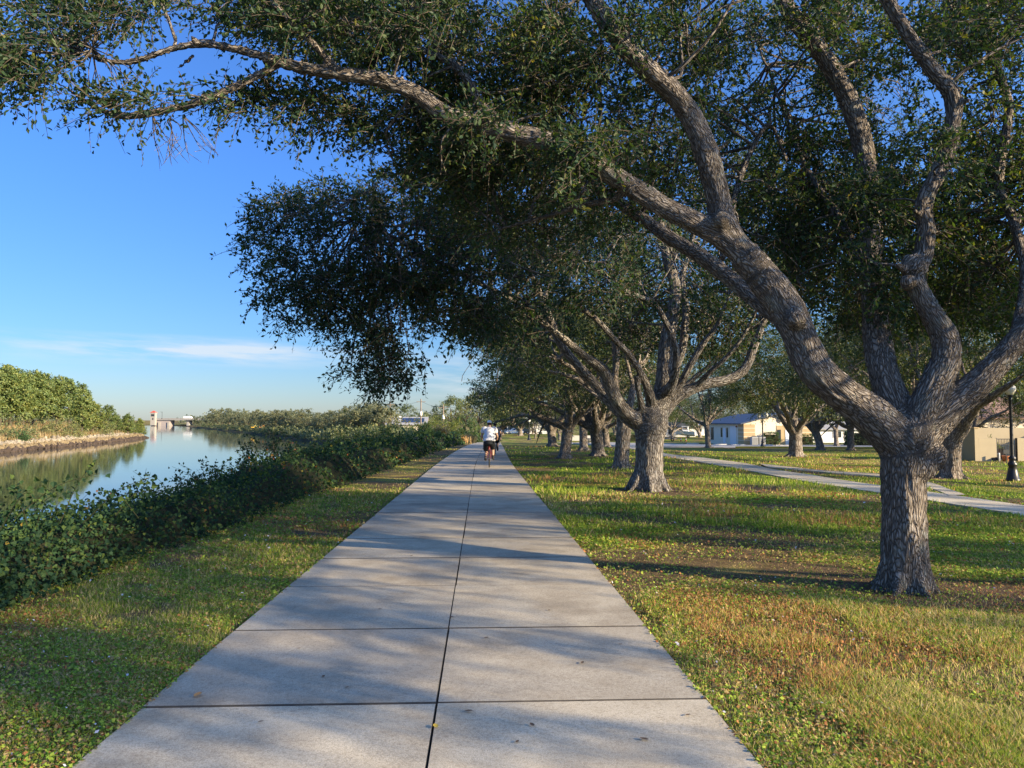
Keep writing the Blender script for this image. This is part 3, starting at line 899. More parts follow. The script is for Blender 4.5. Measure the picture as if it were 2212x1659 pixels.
limbs.append(pxlimb([(1885, 600, k0 + .8, 12), (1800, 450, k0 + 1.8, 9), (1740, 360, k0 + 2.6, 7), (1690, 230, k0 + 3.2, 5), (1640, 100, k0 + 3.6, 3)]))

NK0 = len(limbs)
knots = [(1975, 575, k0, 30), (1962, 612, k0 - .1, 20), (1558, 478, k0 - .1, 22), (1990, 1010, k0 - .1, 34), (2012, 985, k0 - .1, 36), (1720, 690, k0 - .15, 24), (2048, 300, k0 - .05, 22), (830, 172, k0 - .3, 10), (432, 96, k0 - .4, 9)]
for a_, b_, d_, w_ in knots:                              # swellings and sawn stubs
    p_ = P(a_, b_, d_); limbs.append((np.array([p_, p_ + [-.03, -.05, .01], p_ + [-.05, -.10, .02]]), np.array([w_, w_ * .85, w_ * .5]) * d_ / F_PX))
for a_, c_, w_ in (((1968, 590), (1935, 570), 12), ((875, 190), (868, 165), 6), ((420, 118), (385, 148), 6), ((690, 150), (675, 120), 5), ((1545, 330), (1580, 300), 8), ((2060, 230), (2095, 215), 9), ((1400, 150), (1425, 120), 8), ((2000, 470), (1972, 455), 8)):
    limbs.append((np.array([P(*a_, k0), P((a_[0] + c_[0]) / 2, (a_[1] + c_[1]) / 2, k0 - .05), P(*c_, k0 - .12)]), np.array([w_, w_ * .8, w_ * .6]) * k0 / F_PX))
NSK = len(limbs)
near = empty('oak_tree', gb, 'largest live oak, nearest on the right, forking low with a limb arching over the path', 'tree', 'live oaks on the lawn')
BL = []
def bl(*a): BL.append(blob(*a))
bl(30, 110, 120, 95, k0 - .9, k0 + .6, 46); bl(300, 0, 330, 32, k0 - .7, k0 + .9, 46); bl(420, 196, 170, 26, k0 - .6, k0 + .3, 12); bl(230, 225, 60, 35, k0 - .5, k0 + .1, 7)
bl(190, 60, 60, 55, k0 - .6, k0, 8); bl(620, 15, 160, 60, k0 - .6, k0 + 1.5, 45)
bl(820, 40, 260, 110, k0 + .2, k0 + 2.4, 190); bl(800, 240, 170, 50, k0 + .1, k0 + 1.5, 64); bl(600, 210, 80, 35, k0 - .1, k0 + .6, 14); bl(760, 20, 240, 50, k0 - .6, k0 - .1, 30)
bl(1080, 250, 170, 130, k0 + .35, k0 + 2.8, 190); bl(1210, 110, 130, 100, k0 + .2, k0 + 2.4, 110); bl(1470, 90, 120, 110, k0 + .5, k0 + 2.6, 80); bl(1045, 262, 50, 35, k0 - .5, k0 - .2, 9); bl(1180, 60, 60, 60, k0 - .5, k0, 14)
bl(960, 340, 130, 50, k0 + .2, k0 + 1.8, 55)
bl(1180, 410, 270, 110, k0 + .6, k0 + 4.2, 190); bl(1400, 300, 150, 130, k0 + .5, k0 + 4, 85)
bl(1900, 540, 250, 170, k0 + 1.1, k0 + 4.6, 330); bl(1800, 380, 150, 120, k0 + 1.6, k0 + 4.5, 80); bl(2050, 420, 160, 160, k0 + .8, k0 + 4, 120)
bl(1680, 150, 190, 170, k0 + 2, k0 + 5.5, 95); bl(1900, 60, 220, 100, k0 + 1.0, k0 + 4, 90); bl(1900, 250, 160, 130, k0 + 2, k0 + 6, 75); bl(1620, 330, 130, 130, k0 + 2, k0 + 6, 55); bl(2120, 60, 140, 110, k0 - .2, k0 + 3, 100); bl(2170, 330, 90, 160, k0 + .6, k0 + 3.5, 70)
bl(2140, 600, 110, 110, k0 + 1, k0 + 4, 75); bl(1660, 470, 100, 110, k0 + 1.6, k0 + 4.5, 60)
bl(1400, -150, 700, 110, k0 - 1, k0 + 3, 170); bl(2350, 250, 130, 350, k0 - .5, k0 + 3, 110)
bl(1885, 520, 70, 170, k0 + .1, k0 + .6, 40); bl(1350, 60, 70, 60, k0 - .6, k0 - .3, 8); bl(1760, 60, 90, 60, k0 + .4, k0 + 1, 14); bl(2060, 330, 60, 60, k0 - .5, k0 - .2, 6); bl(1300, 330, 90, 60, k0 - .5, k0 + .2, 16); bl(1230, 355, 60, 50, k0 - .7, k0 - .2, 9)
for c_, ex, n_ in (((8.4, 1.0, 3.15), (2.3, .16, .13), 17), ((8.3, -.55, 3.15), (1.7, .10, .10), 9), ((9.6, -.6, 4.5), (2.3, 1.6, .45), 130), ((10.8, -2.7, 4.7), (1.8, .9, .4), 45), ((7.6, 2.6, 3.6), (1.2, .4, .2), 8)):    # unseen leaf strips added off-frame, shaped to cast shade bands on path and verge
    q3 = rng.uniform(-1, 1, (n_, 3)) * ex
    BL.append(np.array(c_) + np.column_stack([q3[:, 0] * .875 + q3[:, 1] * .485, -q3[:, 0] * .485 + q3[:, 1] * .875, q3[:, 2] + q3[:, 0] * .1]))
limbs.append((np.array([P(2450, 520, k0), [6.6, 3.6, 3.7], [7.6, 1.6, 3.6], [9.0, .5, 3.8], [10.5, -.6, 4.4]]), np.array([.06, .05, .035, .02, .01])))  # unseen limb added to carry the shade-casting leaf strips
C = np.vstack(BL)
heart = np.array([3.0, D0 + 1.0, 3.6])
O = C - heart; O[:, 2] *= 0.6
O += rng.normal(size=O.shape) * 0.8
mbx = MB()
skel0, srad0 = make_skel(limbs[:NK0])
branchlets(mbx, C, skel0, srad0, rng, per=9, r0=0.022)
# bare dead twigs hanging from the low left branch
for s_ in ((330, 250), (395, 250), (365, 255)):
    p0 = P(s_[0], s_[1], k0 - .3)
    for kk in range(4):
        a = p0 + np.array([rng.uniform(-.05, .3), rng.normal() * .1, -rng.uniform(.15, .33)])
        mbx.tube([p0, (p0 + a) / 2 + rng.normal(size=3) * .03, a], [.006, .004, .002], 4, 4, cap=False)
        for u in range(3):
            e = a + np.array([rng.normal() * .07, rng.normal() * .07, -rng.uniform(.0, .12)])
            mbx.tube([(p0 + a) / 2 * (u * .3) + a * (1 - u * .3), e], [.003, .0015], 3, 2, cap=False)
wood(limbs, 0.022, mbx, 5, 22, 'bark', near, gb, rough=0.032, skip=list(range(1, 8)) + list(range(NK0, NSK)))
nearC = np.linalg.norm(C - CAM, axis=1) < 9.2
parts = [foliage(C[nearC], O[nearC], 7, 12, 0.36, 0.052, 0.48, 0.25, six=True, base=-.05),
         foliage(C[~nearC], O[~nearC], 6, 11, 0.42, 0.066, 0.48, 0.22, six=False, base=.0)]
crown('crown', parts, [M['leaf_oak'], M['twig']], near, gb)

# --- the second oak
t2b = BASE['t2']; k2 = float(t2b[1])
l2 = []
l2.append(pxlimb([(1402, 1075, k2, 52), (1401, 1060, k2, 43), (1401, 1040, k2, 36), (1402, 1005, k2, 33), (1403, 955, k2, 33), (1405, 918, k2, 40), (1410, 885, k2, 34)]))
for ang in range(7):
    a = ang * 0.9 + 0.1; d = np.array([math.cos(a), math.sin(a), 0])
    l2.append((np.array([t2b + d * .2 + [0, 0, .5], t2b + d * .42 + [0, 0, .14], t2b + d * (.60 + .08 * (ang % 3)) + [0, 0, -.05]]), np.array([.12, .08, .035])))
def pl2(*pts):
    a_, b_ = pxlimb(pts); l2.append((a_, b_ * .88))
pl2((1400, 925, k2, 24), (1352, 890, k2 - .2, 20), (1323, 848, k2 - .4, 18), (1303, 800, k2 - .6, 16), (1264, 770, k2 - .9, 12), (1222, 735, k2 - 1.3, 10), (1183, 705, k2 - 1.7, 9), (1110, 650, k2 - 2.8, 8), (990, 590, k2 - 4, 7), (880, 530, k2 - 5, 6), (790, 480, k2 - 6, 4), (700, 440, k2 - 6.5, 2))
pl2((1395, 930, k2, 22), (1340, 890, k2 + .3, 17), (1287, 832, k2 + .4, 14), (1246, 787, k2 + .2, 12), (1210, 741, k2, 11), (1184, 680, k2 - .3, 10), (1150, 600, k2 - .8, 7), (1080, 520, k2 - 1.5, 4))
pl2((1412, 890, k2, 18), (1396, 830, k2 - .5, 11), (1360, 768, k2 - 1, 9), (1333, 740, k2 - 1.2, 9), (1287, 689, k2 - 1.6, 8.5), (1250, 662, k2 - 1.8, 8))
pl2((1412, 905, k2, 32), (1432, 848, k2, 28), (1436, 800, k2, 24), (1440, 741, k2, 20), (1453, 682, k2, 18), (1459, 622, k2, 16), (1443, 568, k2, 14), (1430, 500, k2, 11), (1410, 400, k2, 8), (1380, 280, k2, 4))
pl2((1440, 850, k2 - .3, 16), (1458, 812, k2 - .6, 12), (1460, 756, k2 - .9, 10), (1442, 706, k2 - 1, 9), (1418, 662, k2 - 1.2, 9), (1393, 646, k2 - 1.3, 8), (1350, 628, k2 - 1.5, 7), (1328, 602, k2 - 1.6, 5), (1310, 560, k2 - 1.8, 3))
pl2((1440, 830, k2 + .2, 14), (1472, 762, k2 + .2, 12), (1479, 706, k2 + .2, 11), (1482, 670, k2 + .3, 10), (1475, 600, k2 + .5, 8), (1500, 500, k2 + .8, 5), (1520, 400, k2 + 1, 3))
pl2((1430, 880, k2, 18), (1468, 832, k2 - .2, 12), (1493, 786, k2 - .4, 10), (1520, 741, k2 - .5, 9), (1550, 700, k2 - .7, 7), (1580, 620, k2 - 1, 5), (1600, 520, k2 - 1.2, 3))
pl2((1420, 905, k2, 24), (1456, 862, k2, 18), (1514, 833, k2, 16), (1573, 820, k2, 14), (1609, 796, k2, 13), (1628, 750, k2, 12), (1650, 695, k2, 9), (1690, 620, k2, 6), (1740, 550, k2 + .3, 3))
pl2((1500, 838, k2, 9), (1537, 800, k2 - .4, 8), (1573, 768, k2 - .6, 7), (1609, 720, k2 - .8, 6), (1640, 660, k2 - 1, 4))
pl2((1390, 900, k2, 12), (1380, 850, k2 - .5, 8), (1374, 812, k2 - .7, 8))
oak2 = empty('oak_tree', t2b, 'second live oak along the path, many bare limbs spreading from a stout flared trunk', 'tree', 'live oaks on the lawn')
BL = []
bl(745, 520, 215, 130, k2 - 7.2, k2 - 4.4, 230); bl(850, 640, 230, 80, k2 - 7, k2 - 4.4, 130); bl(825, 770, 95, 70, k2 - 6.8, k2 - 5.4, 46); bl(845, 815, 45, 40, k2 - 6.6, k2 - 5.9, 12)
bl(610, 470, 80, 50, k2 - 6.8, k2 - 5.6, 24); bl(620, 640, 70, 30, k2 - 6.8, k2 - 5.6, 16); bl(700, 690, 90, 30, k2 - 6.8, k2 - 5.6, 16); bl(960, 420, 160, 100, k2 - 7, k2 - 3, 110)
bl(1050, 600, 180, 110, k2 - 6, k2 - 2, 170); bl(1230, 560, 180, 110, k2 - 4, k2 + 4, 150); bl(1120, 500, 200, 80, k2 - 5, k2 + 1, 110)
bl(1060, 690, 90, 50, k2 - 4.5, k2 - 1, 46); bl(1150, 720, 90, 40, k2 + .5, k2 + 4, 36); bl(1500, 560, 210, 130, k2 - 2, k2 + 5, 170); bl(1640, 640, 130, 90, k2 - 1.5, k2 + 4, 90)
bl(1350, 690, 150, 70, k2 + .8, k2 + 5, 80); bl(1560, 730, 90, 50, k2 + 1, k2 + 4, 40); bl(1400, 380, 300, 120, k2 - 2, k2 + 5, 150); bl(1700, 460, 200, 130, k2 - 1, k2 + 5, 110)
bl(1330, 640, 40, 25, k2 - 2.2, k2 - 1.4, 7); bl(1240, 640, 50, 25, k2 - 2.5, k2 - 1.6, 8)
C = np.vstack(BL); heart = np.array([3.6, k2, 3.4]); O = C - heart; O[:, 2] *= 0.7; O += rng.normal(size=O.shape) * 1.2
mbx = MB(); sk, sr = make_skel(l2)
branchlets(mbx, C, sk, sr, rng, per=10, r0=0.035)
# bleached dead twigs showing in the dark foliage
p0 = P(1155, 520, k2 - 6.2)
for kk in range(9):
    a = p0 + np.array([rng.uniform(-.1, .35), rng.normal() * .1, -rng.uniform(.15, .5)])
    mbx.tube([p0, (p0 + a) / 2 + rng.normal(size=3) * .04, a], [.007, .005, .002], 4, 4, cap=False)
wood(l2, 0.035, mbx, 5, 16, 'bark_mid', oak2, t2b, rough=0.03, skip=list(range(1, 8)) + list(range(NK0, NSK)))
nearC = C[:, 1] < k2 - 3.8
parts = [foliage(C[nearC], O[nearC], 6, 10, 0.40, 0.072, 0.48, 0.30, six=False, base=-.03), foliage(C[~nearC], O[~nearC], 6, 8, 0.55, 0.11, 0.5, 0.2, six=False, base=.0)]
crown('crown', parts, [M['leaf_oak'], M['twig']], oak2, t2b)


# --- oaks grown from rules, for the rest of the park
def grow_oak(seed, H=8.5, W=11.0, r0=0.32, th=1.7, nl=5, leaf=0.12, lobes=60, lean=0.1, low=2.9, lead=True, per_lobe=18):
    r = np.random.default_rng(seed)
    limbs = []
    lx, ly = r.normal(size=2) * lean
    limbs.append((np.array([[0, 0, -.25], [0, 0, 0.0], [0, 0, .25], [lx * .3, ly * .3, .8], [lx * .7, ly * .7, th * .8], [lx, ly, th + .25]]), np.array([r0 * 1.5, r0 * 1.25, r0 * 1.08, r0, r0 * 1.0, r0 * 1.05])))
    for i_ in range(6):
        a = i_ * 1.05 + r.uniform(-.2, .2); d = np.array([math.cos(a), math.sin(a), 0])
        limbs.append((np.array([d * r0 * .5 + [0, 0, .4], d * r0 * 1.1 + [0, 0, .1], d * r0 * r.uniform(1.8, 2.5) + [0, 0, -.08]]), np.array([r0 * .35, r0 * .26, r0 * .1])))
    top = np.array([lx, ly, th])
    az0 = r.uniform(0, 6.28)
    n_tot = nl + (1 if lead else 0)
    for i_ in range(n_tot):
        lead_ = i_ == nl
        az_ = az0 + i_ * 2 * np.pi / nl + r.normal() * .25
        elv = R_(82) if lead_ else R_(r.uniform(44, 68))
        L_ = (H - th) * .85 if lead_ else W * .5 * r.uniform(.85, 1.1)
        p = top + np.array([math.cos(az_), math.sin(az_), 0]) * r0 * .35 + np.array([0, 0, -.15]); pts = [top * [1, 1, .9], p]
        rads = [r0 * .6, r0 * (.62 if lead_ else .55)]
        n_ = 8
        for s_ in range(n_):
            elv += r.normal() * .14 - (0.0 if lead_ else .045); az_ += r.normal() * .16
            p = p + np.array([math.cos(az_) * math.cos(elv), math.sin(az_) * math.cos(elv), math.sin(elv)]) * L_ / n_
            pts.append(p); rads.append(r0 * .55 * (1 - (s_ + 1) / n_) ** .8 + .02)
        limbs.append((np.array(pts), np.array(rads)))
        for b_ in range(4):
            s_ = 2 + b_ * 1.6 + r.uniform(-.3, .3); j_ = int(s_)
            q_ = pts[min(j_ + 1, n_)]; rb = rads[min(j_ + 1, n_)] * .65
            sg = 1 if b_ % 2 else -1
            a2 = az_ + sg * r.uniform(.5, 1.1); e2 = elv + r.uniform(-.1, .7); L2 = L_ * r.uniform(.35, .55)
            pp = [q_]; x_ = q_
            for u in range(4):
                e2 += r.normal() * .15; a2 += r.normal() * .2
                x_ = x_ + np.array([math.cos(a2) * math.cos(e2), math.sin(a2) * math.cos(e2), math.sin(e2)]) * L2 / 4; pp.append(x_)
            limbs.append((np.array(pp), np.linspace(rb, .015, 5)))
    # lobes of foliage over a spreading dome
    zc = low + (H - low) * .35
    cs = []; os_ = []
    for k_ in range(lobes):
        u = r.uniform(-.35, 1.0); ph = r.uniform(0, 2 * np.pi)
        rr = math.sqrt(max(0, 1 - max(u, 0) ** 2)) * r.uniform(.72, 1.04)
        c = np.array([math.cos(ph) * rr * W / 2, math.sin(ph) * rr * W / 2, zc + (u * (H - zc) if u > 0 else u * (zc - low) / .35)]) * [1, 1, 1]
        if r.uniform() < .25: c = c * [r.uniform(.3, .7)] * 3 + np.array([0, 0, zc]) * .3 if False else c * np.array([.55, .55, .95])
        rad = r.uniform(.7, 1.35)
        m = int(per_lobe * rad * rad + 3)
        d = norm(r.normal(size=(m, 3)) + np.array([0, 0, .35]) + norm(c - [0, 0, zc - 1]) * .5)
        cs.append(c + d * rad * r.uniform(.5, 1.0, (m, 1)) * [1, 1, .72]); os_.append(d + norm(c - [0, 0, zc - 1.]) * .3)
    C_, O_ = np.vstack(cs), np.vstack(os_)
    C_[:, 2] = np.maximum(C_[:, 2], low - .5)
    return limbs, C_, O_, r


def oak_proto(seed, label, leafm, leaf=.12, voxel=.045, T=5, K=7, **kw):
    limbs, C_, O_, r = grow_oak(seed, leaf=leaf, **kw)
    mb = MB(); sk, sr = make_skel(limbs)
    branchlets(mb, C_, sk, sr, r, per=16, r0=.04)
    e = empty('oak_tree', (0, 0, 0), label, 'tree', 'live oaks on the lawn')
    wood(limbs, voxel, mb, 4, 14, 'bark_far', e, rough=.02, skip=range(1, 7))
    crown('crown', [foliage(C_, O_, T, K, .55, leaf, .52, .15, six=False, r=r, twigs=False)], [leafm, M['twig']], e)
    return e


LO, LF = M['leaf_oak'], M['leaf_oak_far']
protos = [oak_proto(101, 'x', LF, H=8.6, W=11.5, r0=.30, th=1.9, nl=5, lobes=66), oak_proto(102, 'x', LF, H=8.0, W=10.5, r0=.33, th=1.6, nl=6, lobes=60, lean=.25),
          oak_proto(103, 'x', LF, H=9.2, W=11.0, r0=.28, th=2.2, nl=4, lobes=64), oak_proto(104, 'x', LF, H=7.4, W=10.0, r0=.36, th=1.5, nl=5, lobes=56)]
PR = [.30, .33, .28, .36]
used = [False] * 4
TREES = [  # key, prototype, turn, height factor, label
    ('t3', 2, .4, .95, 'leaning grey oak trunk half hidden behind the stout second oak'),
    ('t4', 0, 1.9, .9, 'slim dark oak close to the path edge, trunk splitting into a wide Y'),
    ('t5', 1, 3.0, .95, 'grey oak with a round sawn knot, right of the dark Y-forked oak'),
    ('t6', 2, 5.1, .95, 'pale oak with a sunlit patch on its trunk, behind the knotted grey oak'),
    ('t7', 3, 2.2, .9, 'thick low-forking oak with sunlit limbs, left of the dark Y-forked oak'),
    ('t8', 0, 4.0, .9, 'sunlit pinkish oak trunk seen between the knotted oak and the leaning third oak'),
    ('t9', 2, .9, .8, 'thin straight young oak beside the far lamp post'),
    ('t10', 1, 2.6, .85, 'far oak with a V-shaped trunk in front of the white sedan'),
    ('t11', 3, 1.2, .9, 'farthest oak at the path edge, just right of the cyclists'),
    ('t12', 0, 5.6, .8, 'far sunlit oak trunk tucked behind the thick low-forking oak'),
    ('A', 3, .3, .95, 'broad sunlit oak with many limbs in front of the white gabled building'),
    ('B', 2, 3.6, .9, 'dark leaning oak with a long low branch, left of the white gabled building'),
    ('C', 1, .8, .9, 'oak with sunlit trunk right of the white gabled building, nearer the dark hedge'),
    ('D', 0, 2.9, .9, 'right-hand one of the small oaks before the dark hedge, beside the near oak trunk'),
    ('D2', 2, 4.6, .8, 'small shaded oak against the dark hedge, between two sunlit oaks'),
    ('E', 3, 4.4, 1.05, 'thick sunlit oak just behind the near oak trunk, on its right'),
    ('F', 0, .2, .9, 'shaded oak beside the low yellow walled enclosure'),
    ('Gt', 1, 1.4, 1.0, 'oak hidden behind the near trunk with only its spreading root and limbs showing'),
]
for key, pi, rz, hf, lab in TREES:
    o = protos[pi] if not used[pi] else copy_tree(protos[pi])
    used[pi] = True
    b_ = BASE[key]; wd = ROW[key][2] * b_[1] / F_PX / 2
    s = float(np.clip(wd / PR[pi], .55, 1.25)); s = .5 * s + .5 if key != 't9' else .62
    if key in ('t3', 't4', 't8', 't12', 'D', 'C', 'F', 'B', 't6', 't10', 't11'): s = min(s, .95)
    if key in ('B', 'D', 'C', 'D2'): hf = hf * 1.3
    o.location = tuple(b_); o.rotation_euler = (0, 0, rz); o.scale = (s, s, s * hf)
    o['label'] = lab
EXTRA = [(38, 150), (52, 128), (64, 110), (30, 170), (72, 140), (48, 165), (88, 120), (22, 190), (60, 175), (95, 160), (14, 205), (68, 80), (46, 54), (52, 64), (38, 60), (9, 175), (80, 98)]
for n_, (x_, y_) in enumerate(EXTRA):
    o = copy_tree(protos[n_ % 4]); s = 1.0 + .35 * ((n_ * 37) % 10) / 10
    o.location = tuple(on(x_, y_)); o.rotation_euler = (0, 0, n_ * 1.7); o.scale = (s, s, s * .95)
    o['label'] = 'sunlit oak in the row of trees behind the houses and car park'; o['group'] = 'oaks behind the houses'
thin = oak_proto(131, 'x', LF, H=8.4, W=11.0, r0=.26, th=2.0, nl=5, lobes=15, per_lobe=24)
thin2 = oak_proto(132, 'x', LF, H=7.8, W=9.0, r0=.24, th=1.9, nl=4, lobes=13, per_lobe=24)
SHADE = [(4.2, -5.8, 0, .85), (17.5, 2.0, 1, 1.0), (21.5, 5.5, 0, 1.0), (27, -1, 1, 1.1), (30, 11, 0, 1.0), (25.5, 19.0, 1, 1.0), (20.5, -3.2, 1, .6), (32, -12, 1, .9)]
for n_, (x_, y_, pi, s) in enumerate(SHADE):
    o = (thin, thin2)[n_] if n_ < 2 else copy_tree((thin, thin2)[pi]); o.location = tuple(on(x_, y_)); o.rotation_euler = (0, 0, n_ * 2.1 + .4); o.scale = (s, s, s * (1.32 if n_ else 1.0))
    o['label'] = 'live oak standing outside the photo on the right, shading the lawn and path'; o['group'] = 'oaks outside the photo'

# ------------------------------------------------------------------ grass
def grass(n, y0, y1, seed):
    r = np.random.default_rng(seed)
    u = r.uniform(0, 1, n * 3)
    y = 1 / (1 / y0 + u * (1 / y1 - 1 / y0))
    half = 0.72
    lat = r.uniform(-half, half, n * 3)
    x = lat * y + y * math.tan(YAW)
    ok = ~paved(x, y, 0.03 * 0 + 0.0) & (x > -4.6 - 0.4) & (x > Rsh(y) + 5.2)
    x, y = x[ok][:n], y[ok][:n]
    s, ru, so_ = lawn_mix(x, y)
    edge = (np.abs(np.abs(x - path_c(y)) - 1.53) < 0.12)
    keep = r.uniform(0, 1, len(x)) > so_ * 0.78
    x, y, s, ru, so_, edge = x[keep], y[keep], s[keep], ru[keep], so_[keep], edge[keep]
    m = len(x)
    z = zg(x, y)
    lod = np.maximum(1.0, y / 5.5)
    tall = fbm(x * .4 + 50, y * .4, 91, 3)
    h = r.uniform(.018, .05, m) * (0.32 + 1.5 * S((tall - .25) / .5)) * np.minimum(lod, 3.2) ** .55 * np.where(so_ > .4, .7, 1) * np.where(x < 0, .62, 1)
    wd = .0042 * lod * r.uniform(.7, 1.4, m)
    a = r.uniform(0, 2 * np.pi, m); lean = r.uniform(.1, 1.0, m) * h
    la = r.uniform(0, 2 * np.pi, m)
    p0 = np.stack([x, y, z - .004], 1)
    sd = np.stack([np.cos(a), np.sin(a), np.zeros(m)], 1) * (wd * .5)[:, None]
    ld = np.stack([np.cos(la) * lean, np.sin(la) * lean, np.zeros(m)], 1)
    up = np.array([0, 0, 1.0])
    mid = p0 + ld * .35 + up * (h * .62)[:, None]; tip = p0 + ld + up * h[:, None]
    v = np.stack([p0 + sd, p0 - sd, mid - sd * .8, mid + sd * .8, tip], 1).reshape(-1, 3)
    k = np.arange(m)[:, None] * 5
    q_ = k + np.array([[0, 1, 2, 3]]); t_ = k + np.array([[3, 2, 4]])
    # colour per blade
    kind = r.uniform(0, 1, m)
    g1 = np.array([0.11, 0.225, 0.025]); g2 = np.array([0.42, 0.48, 0.06]); st = np.array([0.72, 0.56, 0.25]); rs_ = np.array([0.62, 0.33, 0.13])
    c = g1 + (g2 - g1) * r.uniform(0, 1, (m, 1))
    c = np.where((kind < s * .48 + .07)[:, None], st * r.uniform(.6, 1.2, (m, 1)), c)
    c = np.where(((kind > .15) & (kind < ru * .62 + .15))[:, None], rs_ * r.uniform(.6, 1.15, (m, 1)), c)
    c = c * np.where(x < -1.5, .80, 1.0)[:, None]  # blades on the left darkened to imitate a shaded verge
    col = np.concatenate([np.repeat(c, 5, 0), np.ones((m * 5, 1))], 1)
    return v, q_, t_, col


def clover(n, y0, y1, seed):
    """broad little leaves of the ground cover between the grass"""
    r = np.random.default_rng(seed)
    u = r.uniform(0, 1, n * 3); y = 1 / (1 / y0 + u * (1 / y1 - 1 / y0))
    x = r.uniform(-.72, .72, n * 3) * y + y * math.tan(YAW)
    cl = fbm(x * 1.1 + 3, y * 1.1 + 8, 55, 3)
    ok = ~paved(x, y, -.03) & (x > -4.9) & (r.uniform(0, 1, n * 3) < S((cl - .22) / .25))
    x, y = x[ok][:n], y[ok][:n]; m = len(x)
    s, ru, so_ = lawn_mix(x, y)
    kp = r.uniform(0, 1, m) > so_ * .8
    x, y, s, ru = x[kp], y[kp], s[kp], ru[kp]; m = len(x)
    z = zg(x, y) + r.uniform(.004, .04, m)
    p = np.stack([x, y, z], 1)
    nn = norm(r.normal(size=(m, 3)) * .5 + [0, 0, 1.0]); d = norm(np.cross(nn, r.normal(size=(m, 3)))); sd = np.cross(nn, d)
    L = (r.uniform(.010, .026, m) * np.maximum(1, y / 6))[:, None]
    v = np.stack([p - d * L * .5, p + sd * L * .42, p + d * L * .6, p - sd * L * .42], 1).reshape(-1, 3)
    k = np.arange(m)[:, None] * 4
    kind = r.uniform(0, 1, m)
    c = np.array([.11, .22, .03]) + np.array([.30, .28, .04]) * r.uniform(0, 1, (m, 1)) ** 1.5
    c = np.where((kind < .10 + .22 * s)[:, None], np.array([.44, .33, .15]) * r.uniform(.5, 1.15, (m, 1)), c)
    c = np.where((kind > 1 - .12 - .3 * ru)[:, None], np.array([.38, .17, .07]) * r.uniform(.5, 1.2, (m, 1)), c)
    c = np.where(((kind > .5) & (kind < .506))[:, None], np.array([.75, .72, .78]), c)
    return v, k + np.array([[0, 1, 2, 3]]), np.concatenate([np.repeat(c, 4, 0), np.ones((m * 4, 1))], 1)


t = NT('grass')
vc = t.n('ShaderNodeAttribute', attribute_name='tint').outputs['Color']
b = t.bsdf(vc, .7, .15); tr = t.n('ShaderNodeBsdfTranslucent'); t.l(vc, tr.inputs['Color'])
mx = t.n('ShaderNodeMixShader'); mx.inputs[0].default_value = .35; t.l(b.outputs[0], mx.inputs[1]); t.l(tr.outputs[0], mx.inputs[2])
M['grass'] = t.done(mx)
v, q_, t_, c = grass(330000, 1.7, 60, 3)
v2, q2, c2 = clover(230000, 1.7, 18, 4)
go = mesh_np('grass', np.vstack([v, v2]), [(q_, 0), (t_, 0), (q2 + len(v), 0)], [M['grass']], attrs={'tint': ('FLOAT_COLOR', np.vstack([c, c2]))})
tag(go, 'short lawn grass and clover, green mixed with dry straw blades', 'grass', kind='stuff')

# litter in the grass
r = np.random.default_rng(77)
n = 7500
y = 1 / (1 / 1.8 + r.uniform(0, 1, n) * (1 / 30 - 1 / 1.8)); x = r.uniform(-.72, .72, n) * y + y * math.tan(YAW)
ok = ~paved(x, y, .01) & (x > -4.6)
x, y = x[ok], y[ok]
s, ru, so_ = lawn_mix(x, y)
ok = r.uniform(0, 1, len(x)) < .35 + .65 * so_
x, y = x[ok], y[ok]
for key in ('near', 't2'):
    a_ = r.uniform(0, 6.28, 420); q_ = .3 + r.gamma(2, .32, 420); x = np.concatenate([x, BASE[key][0] + q_ * np.cos(a_)]); y = np.concatenate([y, BASE[key][1] + q_ * np.sin(a_)])
p = np.stack([x, y, zg(x, y) + .012], 1)
lv_, lg_, lr_ = foliage(p, np.tile([0, 0, 1.0], (len(p), 1)), 1, 1, .01, .026, .4, 0, six=False, twigs=False, r=r, upn=1.4)
M['litter'] = leafmat('litter', [(0, (.09, .055, .035)), (.5, (.19, .115, .06)), (1, (.36, .25, .14))], .1, tint=1)
lo = mesh_np('leaf_litter', lv_, lg_, [M['litter']], attrs={'rnd': ('FLOAT', lr_)})
tag(lo, 'small brown dead leaves littering the lawn', 'leaf litter', kind='stuff')

# single fallen leaves on the concrete
LEAFPX = [(427, 1526, .075, 'curled orange fallen leaf on the near left slab of the path', 'o'), (941, 1601, .05, 'yellow fallen leaf lying on the centre joint of the path', 'y')]
M['fallen_o'] = plain('fallen_o', (.52, .24, .07), .6); M['fallen_y'] = plain('fallen_y', (.62, .42, .06), .6); M['fallen_b'] = plain('fallen_b', (.12, .075, .045), .7)


def fallen(px, py, L, lab, k, grp=None):
    b_ = G(px, py); b_[2] += .034
    a = r.uniform(0, 6.28); d = np.array([math.cos(a), math.sin(a), 0]); s_ = np.array([-d[1], d[0], 0])
    rows = []
    for i_, tt in enumerate(np.linspace(0, 1, 7)):
        wv_ = .27 * math.sin(math.pi * min(1, tt * .93 + .05)) ** .8 * L; lift = L * (.06 + .22 * (tt - .5) ** 2)
        c_ = d * (tt - .5) * L
        rows += [c_ + s_ * wv_ + [0, 0, lift + .25 * wv_], c_ + [0, 0, lift], c_ - s_ * wv_ + [0, 0, lift + .35 * wv_]]
    f = []
    for i_ in range(6):
        for j_ in range(2): f.append((i_ * 3 + j_, i_ * 3 + j_ + 1, i_ * 3 + 4 + j_, i_ * 3 + 3 + j_))
    o = mesh_np('fallen_leaf', np.array(rows), [(np.array(f), 0)], [M['fallen_' + k]], smooth=True, loc=b_)
    tag(o, lab, 'leaf', grp)


